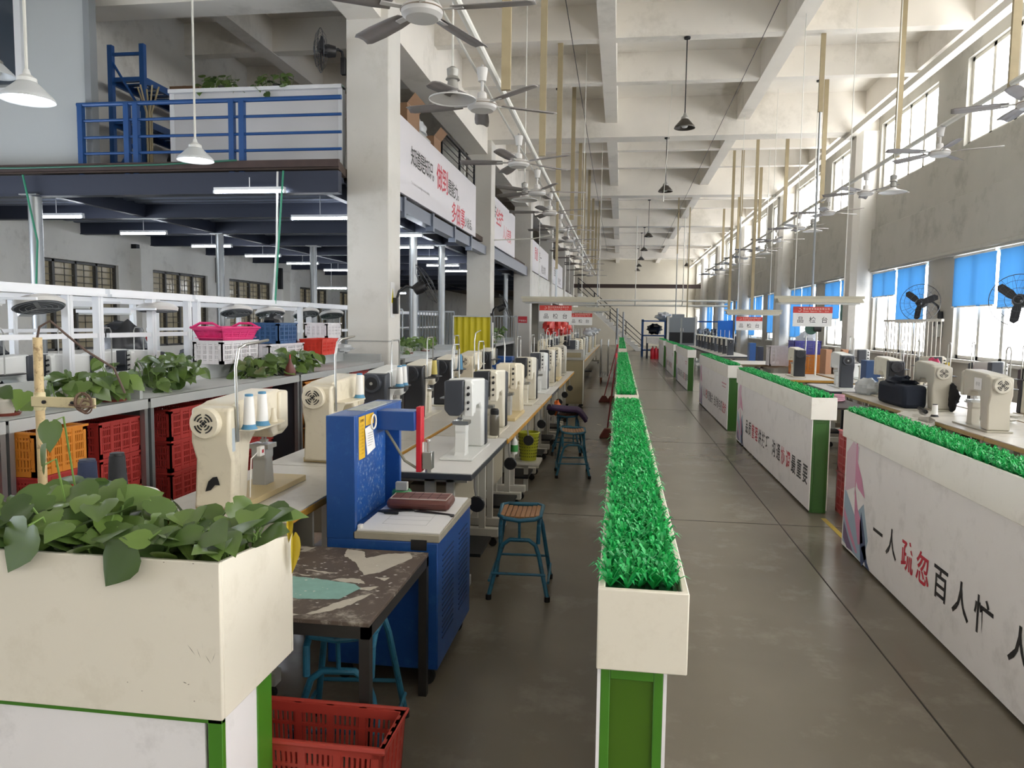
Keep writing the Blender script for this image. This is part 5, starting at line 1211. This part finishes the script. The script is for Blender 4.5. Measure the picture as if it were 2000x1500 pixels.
# ================================================================ right sewing rows
rty = [5.0, 6.35, 7.75, 9.15, 10.2]
for i in range(4): table(['nearest pale table on the right, wood edged', 'second pale table on the right', 'third pale table on the right under the dark bag', 'fourth pale table on the right'][i], 2.85, 3.62, rty[i], rty[i+1]-.012, .76, edge=mat('edge_yellowish', 'ab9660', .5, var=.1), op=-1, group='tables along the window side')
table('charcoal edged table on the right carrying a dark ended machine', 2.75, 3.45, 10.35, 11.6, .76, edge=darkm, top=mat('laminate_white', 'dedcd9'), op=-1, group='tables along the window side')
table('wood edged table on the right under the nearer hanging sign', 2.55, 3.4, 12.4, 13.9, .76, op=-1, group='tables along the window side')
table('long inspection table under the farther right hanging sign', 2.3, 3.6, 16.2, 17.9, .8, edge=mat('cabinet_beige', '8f8468'), op=-1, group='tables along the window side')
table('back table on the window side, nearest', 3.66, 4.5, 5.6, 8.4, .76, op=1, group='tables along the window side'); table('back table on the window side, second', 3.66, 4.5, 8.42, 10.9, .76, op=1, group='tables along the window side')
table('back table on the window side, third', 3.5, 4.4, 11.7, 14.2, .76, op=1, group='tables along the window side')
for i, (pr_, x, y, z, lab) in enumerate([(pg, 3.06, 6.55, .761, 'beige machine with paper sheet taped on, nearest on the right'), (pg, 3.25, 8.15, .761, 'beige machine beside the dark cloth bag'), (pd_, 3.2, 9.3, .761, 'dark ended machine behind the dark cloth bag'), (pw, 3.07, 10.75, .761, 'charcoal ended machine on the charcoal edged right table'), (pd_, 2.95, 12.95, .761, 'dark ended machine under the nearer right sign')]):
    machine(pr_, lab, x, y, z, 0, 'sewing machines along the window side')
for i, (x, y) in enumerate([(4.0, 8.1), (4.05, 9.3), (3.95, 10.6), (3.85, 13.2)]):
    machine(pw if i % 2 else pd_, ['back row machine behind the nearest beige machine', 'back row machine behind the second beige machine', 'back row machine behind the charcoal ended one', 'back row machine behind the sign pole'][i], x, y, .761, PI, 'sewing machines along the window side')
ps_ = thing('paper_sheet', 'sheet of paper with two characters on the nearest beige machine', 'paper', (3.05, 6.78, 1.1)); B(0, .002, 0, .13, 0, .1).build('sheet', paper, ps_, sm=0)
ps_.location = (2.978, 6.72, 1.09); q = MB(); letters(q, '停用', (-.0005, .105, .035), (0, -1, 0), (0, 0, 1), .038, .042, .006); q.build('lettering', mat('print_grey', '9c9c98', .6), ps_, sm=0, fix=False)
hb = tag(MB().box(2.93, 3.17, 8.3, 9.1, .761, 1.0).build('cloth_bag', mat('navy_cloth', '1b2230', .9, var=.2, scale=30), bev=.04), 'dark navy cloth bag slumped between two right machines', 'bag')
hb2 = MB().blob((3.05, 8.75, 1.0), (.1, .3, .07), 53, .35).build('gathered_top', mat('navy_cloth', '1b2230'), hb)
tag(MB().blob((3.1, 10.0, .85), (.14, .24, .11), 55, .15, 18, 10).build('clear_bag', clearbag), 'clear plastic bag with orange contents on the fourth right table', 'bag')
tag(MB().blob((2.95, 7.5, .73), (.1, .4, .07), 57, .25, 18, 10).build('white_cloth', mat('white_cloth', 'c9c6be', .9)), 'white cloth hanging at the edge of the right table by the nearest planter', 'cloth').location = (-.2, 0, .0)
cone('white thread spool standing before the second beige machine', 2.98, 7.62, .761, .028, .024, .12, thrw, blackm)
cone('yellow and black spool on the back of the second beige machine', 3.385, 8.4, 1.1135, .028, .026, .13, mat('thread_gold', 'c9a53a', .6), yellowm)
cone('cream cone on the nearest beige machine', 3.195, 6.8, 1.1135, .03, .015, .09, mcream, mcream)
tag(MB().cyl((2.95, 7.75, .79), (3.02, 8.1, .79), .02, n=12).cyl((2.94, 7.7, .79), (2.95, 7.75, .79), .012, n=8).build('metal_tool', ironm), 'dark metal cylinder lying on the right table edge', 'tool')
tag(MB().blob((3.45, 8.9, 1.1), (.07, .12, .16), 61, .25).build('pink_bag', mat('pink_plastic', 'd8547c', .4, trans=.3)), 'pink plastic bag hooked on the second beige machine', 'bag')
tag(MB().blob((3.55, 6.2, .86), (.14, .25, .1), 63, .25).build('clear_bag', clearbag), 'crumpled clear bag right of the nearest beige machine', 'bag')
tag(MB().blob((4.4, 6.9, 1.0), (.12, .25, .24), 65, .12).build('red_bag', mat('wine_red', '7d2028', .6)), 'wine red bundle at the right edge on the back table', 'bag')
tag(MB().blob((3.45, 7.5, .81), (.14, .35, .05), 67, .25).build('white_pile', mat('white_cloth', 'c9c6be')), 'pile of white cloth pieces behind the second beige machine', 'cloth')
tag(MB().blob((3.34, 8.12, .9), (.03, .1, .14), 69, .3).build('black_glove', mat('black_cloth', '141416', .9)), 'black frilled cloth hanging beside the second beige machine', 'cloth')
sl_ = thing('parts_table', 'dark low table with pink cord coil behind the second right planter', 'table', (2.42, 8.9, 0)); B(-.25, .25, -.5, .5, .72, .74).build('tabletop', mat('dark_wood', '352a28', .6), sl_, sm=0)
for x in (-.22, .22):
    for y in (-.45, .45): B(x-.02, x+.02, y-.02, y+.02, 0, .72).build('leg', ironm, sl_, sm=0)
o = MB()
for k in range(4): o.torus((2.46+.02*k, 9.05+.04*k, .765+.014*k), .1-.01*k, .012, 'z', 24, 6)
tag(o.build('cord_coil', mat('pink_cord', 'd6a4b8', .6)), 'coil of pink cord on the dark low table', 'cord')
stack_ = [('red', 0), ('red', 1), ('carton', 2)]
for k in range(2): crate('red crate behind the gap of the right planters, %s' % ('lower', 'upper')[k], 2.15, 6.55, k*.36, (.5, .55, .355), 'red')
carton_box('brown carton on the red crates behind the right planter gap', 2.15, 6.55, .712, (.4, .45, .08))
# blue, orange and grey crates near the nearer sign
for (x, y, z, d, c, lab) in [(3.55, 15.2, 0, (.5, .5, .35), 'red', 'red crate under the orange one by the nearer sign'), (3.55, 15.2, .352, (.5, .5, .35), 'red', 'second red crate under the orange one by the nearer sign'), (3.55, 15.2, .704, (.5, .5, .36), 'orange', 'orange crate behind the dark ended machine under the sign'), (3.55, 15.3, 1.066, (.5, .5, .26), 'purple', 'blue purple crate holding a white bag'),
        (3.2, 16.0, .8, (.4, .4, .4), 'white', 'grey white crate left of the orange crate')]: crate(lab, x, y, z, d, c)
tag(MB().blob((3.6, 15.3, 1.36), (.2, .22, .14), 71, .3).build('white_bag', mat('white_plastic', 'e4e8ee', .4, trans=.3)), 'white plastic bag bulging from the blue purple crate', 'bag')
pf = thing('pedestal_fan', 'small stand fan with green disc head before the nearer sign', 'fan', (3.35, 13.6, .761)); MB().cyl((0, 0, 0), (0, 0, .78), .016, n=8).build('pole', whitep, pf); MB().lathe([(.1, -.02), (.1, .02)], (-.1, 0, .8), 18, 'y').build('head', mat('dark_green_disc', '1f4a3c', .5), pf); MB().cyl((-.06, 0, .8), (.06, 0, .8), .05).build('motor', blackm, pf)
for k in range(3): tag(B(3.62+.14*k, 3.72+.14*k, 14.0, 14.4, 0, 1.2+.03*(k % 2)).build('board', mat('board_%d' % k, ['b98c6e', '8f8a80', 'c08f70'][k], .7), sm=0), ['tan board standing upright left of the other boards', 'grey board between two tan boards', 'tan board standing nearest the window'][k]+' by the sign', 'board', 'boards leaning by the window side')
# curtain rods fence by the window
gr = thing('rod_rack', 'rack of pale upright rods before the window by the nearer wall fan', 'rack', (4.75, 13.3, 0)); g = MB()
for k in range(16): g.cyl((0, -1.2+k*.16, .05), (.0, -1.2+k*.16, 1.72), .009, n=6)
g.build('rods', mat('rod_dull', 'a39e92', .6), gr); MB().box(-.02, .02, -1.25, 1.25, 1.7, 1.74).box(-.02, .02, -1.25, 1.25, .05, .1).box(-.02, .02, -1.25, -1.2, 0, .05).box(-.02, .02, 1.2, 1.25, 0, .05).build('rails', framem, gr, sm=0)
eb = thing('electric_box', 'grey electric box on the window pier by the wall fan', 'box', (5.48, 14.05, 1.45)); B(-.1, .015, -.12, .12, 0, .32).build('body', greym, eb, bev=.005); B(-.102, -.1, -.08, .02, .18, .28).build('dial', blackm, eb, sm=0)
tb = tag(B(5.2, 5.49, 18.75, 19.05, 1.75, 2.15).build('teal_box', mat('teal_box', '3f7a72', .5), bev=.005), 'teal box on the wall past the nearer sign', 'box')
# ================================================================ far rows
DK = 'dark sewing machines far down the window side'
table('long table under the far dark machines', 2.75, 3.6, 21.3, 31.6, .76, edge=darkm, top=woodt, op=-1, group='tables along the window side')
for i in range(10): machine(pd_ if i % 3 else pw, ORD[i].capitalize()+' machine in the far dark row beyond the inspection table', 3.05, 21.6+i*.98, .761, 0, DK)
for i, y in enumerate([18.2, 18.9]): 
    tag(B(3.0+.3*i, 3.14+.3*i, y, y+.3, .0, 1.2-.1*i).build('blue_box', blueS if i == 0 else navy, sm=0), ['blue upright box at the end of the long inspection table', 'dark blue box beside the blue upright box'][i], 'box')
FR = 'white sewing machines in the far left rows'
for k, x in enumerate((-1.0, -1.72)):
    table('long far table, %s side of the left rows' % ('aisle', 'pillar')[k], (-1.36, -2.0)[k], (-.8, -1.37)[k], 15.2, 31, .76, op=1 if k == 0 else -1)
    for i in range(9):
        y = 16.2+i*1.6
        machine((pw, pc, pd_)[(i+k) % 3], '%s far machine on the %s side of the left rows, past the steel cabinet' % (ORD[i].capitalize(), ('aisle', 'pillar')[k]), -.98 if k == 0 else -1.68, y+(.556 if k == 0 else 0), .761, PI if k == 0 else 0, FR)
for i, (x, y) in enumerate([(-.95, 22.6), (-.9, 24.4), (-1.0, 26), (-.9, 27.6)]):
    tag(MB().blob((x, y, 1.34), (.15, .2, .12), 80+i, .3).build('clear_bag', clearbag), 'clear plastic bag over the %s bagged machine in the far left row' % ORD[i], 'bag', 'plastic bags over far machines')
vr = thing('red_hangings', 'red plastic sheets hung on a rail over the far left row', 'hanging', (-2.06, 23.5, 0))
MB().cyl((-.1, -1.2, 1.75), (-.1, 2.2, 1.75), .015).cyl((-.1, -1.2, 0), (-.1, -1.2, 1.75), .015).cyl((-.1, 2.2, 0), (-.1, 2.2, 1.75), .015).build('rail', steelm, vr)
for k in range(4): MB().blob((-.05+.12*k, -1.0+k*.9, 1.5-.04*k), (.17, .3, .24), 90+k, .35).build('sheet', mat('coral_plastic', 'e0453c', .35, trans=.25, var=.25, scale=14), vr)
tag(B(3.52, 3.72, 11.45, 11.7, .761, 1.12).build('blue_case', mat('slate_blue', '33507c', .6), bev=.006), 'slate blue case standing behind the charcoal ended right machine', 'case')
bm2 = thing('bench_press', 'small blue bench press box at the end of the left sewing row', 'machine', (-1.68, 10.32, .776)); MB().box(-.2, .2, -.1, .1, 0, .3).box(-.22, .22, -.12, .12, .3, .36).build('body', pressb, bm2, bev=.006); B(.0, .1, -.122, -.12, .1, .2).build('panel', mat('light_blue_panel', '5f9fd0', .5), bm2, sm=0)
# stairs at the far left
sr = thing('staircase', 'concrete staircase with black railings rising left at the far end', 'stairs', (-2.6, 46, 0))
n = 18; run = 3.9; rise = 3.45
pts = [(0, rise-.35), (0, rise)]
for k in range(n): pts += [(run*(k+.0)/n+.0, rise*(1-k/n)), (run*(k+1)/n, rise*(1-k/n))]
pts += [(run, 0), (run-.35, 0)]
MB().prism(pts, 'y', 0, 1.3).build('steps', wallm, sr, sm=0)
for k in range(n): B(run*k/n-.02, run*(k+1)/n, -.02, .03, rise*(1-k/n)-.03, rise*(1-k/n)).build('tread_edge', mat('tread_grey', '8b867c', .7), sr, sm=0) if k % 2 == 0 else None
for y in (.02, 1.28):
    for dz in (.3, .6, .92): MB().cyl((0, y, rise+dz), (run, y, dz), .022, n=6).build('rail', ironm, sr)
    for k in range(5): x = run*k/4; z = rise*(1-k/4); MB().cyl((x, y, z), (x, y, z+.92), .022, n=6).build('post', ironm, sr)
# blue racks and white console at the far end
def blue_rack(label, x, y, w_, d, h, sh=3):
    t = thing('blue_rack', label, 'rack', (x, y, 0), 0, 'blue steel racks at the far end')
    for a in (0, w_):
        for b in (0, d): B(a-.04, a+.04, b-.04, b+.04, 0, h).build('post', blueS, t, sm=0)
    for k in range(sh): B(-.04, w_+.04, -.04, d+.04, .35+k*(h-.4)/(sh-1)-.06, .35+k*(h-.4)/(sh-1)).build('shelf', blueS, t, sm=0)
    return t
blue_rack('dark blue rack right of the stairs holding a black bundle', 1.1, 38, 1.15, 1.2, 1.85); blue_rack('blue rack right of the grey cabinet with a blue sheet', 3.55, 37.2, 1.7, 1, 1.85)
tag(MB().blob((1.7, 38.6, 1.38), (.4, .4, .25), 101, .2).build('black_bundle', blackbag), 'black bundle on the dark blue rack', 'bag'); tag(MB().blob((2.1, 38.6, 2.0), (.35, .35, .2), 102, .25).build('clear_bag', clearbag), 'pale plastic bag on top of the dark blue rack', 'bag')
for k in range(3): tag(MB().blob((3.8+.36*k, 37.75, 1.27), (.17, .3, .17), 103+k, .25).build('clear_bag', clearbag), ['white plastic bag beside the grey cabinet, left of three', 'white plastic bag beside the grey cabinet, middle of three', 'white plastic bag beside the grey cabinet, right of three'][k], 'bag')
tag(B(4.6, 5.3, 37.13, 37.155, .6, 1.83).build('blue_sheet', mat('bright_blue_sheet', '1f74c8', .5), sm=0), 'bright blue sheet hung on the blue rack at the far end', 'sheet')
wc = thing('grey_cabinet_machine', 'grey and white cabinet machine with two black windows at the far end', 'machine', (2.15, 36, 0))
B(0, 1.35, 0, .8, 0, 1.95).build('body', mat('cabinet_grey', '8d9396', .5), wc, bev=.01)
for x in (0, 1.28): B(x, x+.1, -.02, .8, 0, 2.0).build('side_frame', whitep, wc, sm=0)
for x in (.12, .72): B(x, x+.52, -.01, 0, .75, 1.25).build('window', blackm, wc, sm=0); B(x+.5 if x < .5 else x+.02, x+.52 if x < .5 else x+.04, -.03, -.01, 1.3, 1.45).build('handle', whitep, wc, sm=0)
B(.25, .8, .1, .5, 1.95, 2.1).build('top_box', mat('cabinet_grey', '8d9396'), wc, sm=0); B(.62, .7, -.012, 0, .7, 1.92).build('door_seam', greym, wc, sm=0)
wt = thing('white_console', 'white table with curved apron before the dark blue rack', 'table', (1.25, 36.3, 0)); B(0, .8, 0, 1.2, .95, 1.0).build('top', whitep, wt, sm=0); MB().prism([(0, .72), (.4, .66), (.8, .58), (.8, .95), (0, .95)], 'y', .02, .06).build('apron', whitep, wt, sm=0)
for x in (.04, .76):
    for y in (.1, 1.1): B(x-.03, x+.03, y-.03, y+.03, 0, .95).build('leg', navy, wt, sm=0)
for k, x in enumerate((1.5, 1.66, 1.82)): extinguisher(['left red extinguisher standing before the far blue rack', 'middle red extinguisher before the far blue rack', 'right red extinguisher before the far blue rack'][k], x, 35.6, 0, 1.25)
tag(MB().cyl((-.2, 44, 0), (-.2, 44, 2.5), .06, n=10).build('steel_post', galv), 'bright steel post before the stairs', 'post')
tag(MB().cyl((.15, 44, 0), (.15, 44, 2.3), .05, n=10).build('steel_post', galv), 'second steel post right of the bright one before the stairs', 'post')
tag(MB().cyl((-2.5, 33, 2.62), (4.6, 33, 2.62), .045, n=8).cyl((-2.5, 33.4, 2.42), (4.6, 33.4, 2.42), .04, n=8).cyl((.6, 33, 2.62), (.6, 33, ZS), .02, n=6).cyl((2.6, 33, 2.62), (2.6, 33, ZS), .02, n=6).cyl((.6, 33, 2.62), (.6, 33.4, 2.42), .02, n=6).cyl((2.6, 33, 2.62), (2.6, 33.4, 2.42), .02, n=6).build('pipe_frame', pipew), 'pair of pale horizontal pipes hung across the hall before the stairs', 'pipe')
# cables and wires overhead
tag(MB().tube([(1.9, 2, 5.8), (1.9, 20, 5.6), (1.9, 40, 5.4)], .006, 5).build('overhead_wire', ironm), 'thin dark wire strung below the ceiling on the right', 'wire')
tag(MB().tube([(-.75, 3, 5.6), (-.75, 20, 5.3), (-.75, 38, 5.2)], .006, 5).build('overhead_wire', ironm), 'thin dark wire strung above the left sewing rows', 'wire')
tag(MB().tube([(-3.1, 18.3, 3.6), (-2.2, 18.6, 3.66), (-1.24, 18.65, 3.85)], .014, 6).build('white_cable', pipew), 'white pipe from the second pillar to the fan pipe', 'pipe')
# mezzanine pots
for k, (x, lab) in enumerate([(-5.55, 'dark trailing plant on the low partition of the mezzanine, left one'), (-4.75, 'dark trailing plant on the low partition of the mezzanine, right one')]):
    t_ = pothos('pothos', lab, (x, 10.05, ZD+1.152), .28, .04, .02, 34, .02, .16, .09, .13, 200+k, group='plants on the mezzanine partition', hang=6); pot(t_, .05, .03, '3a3a36', False)
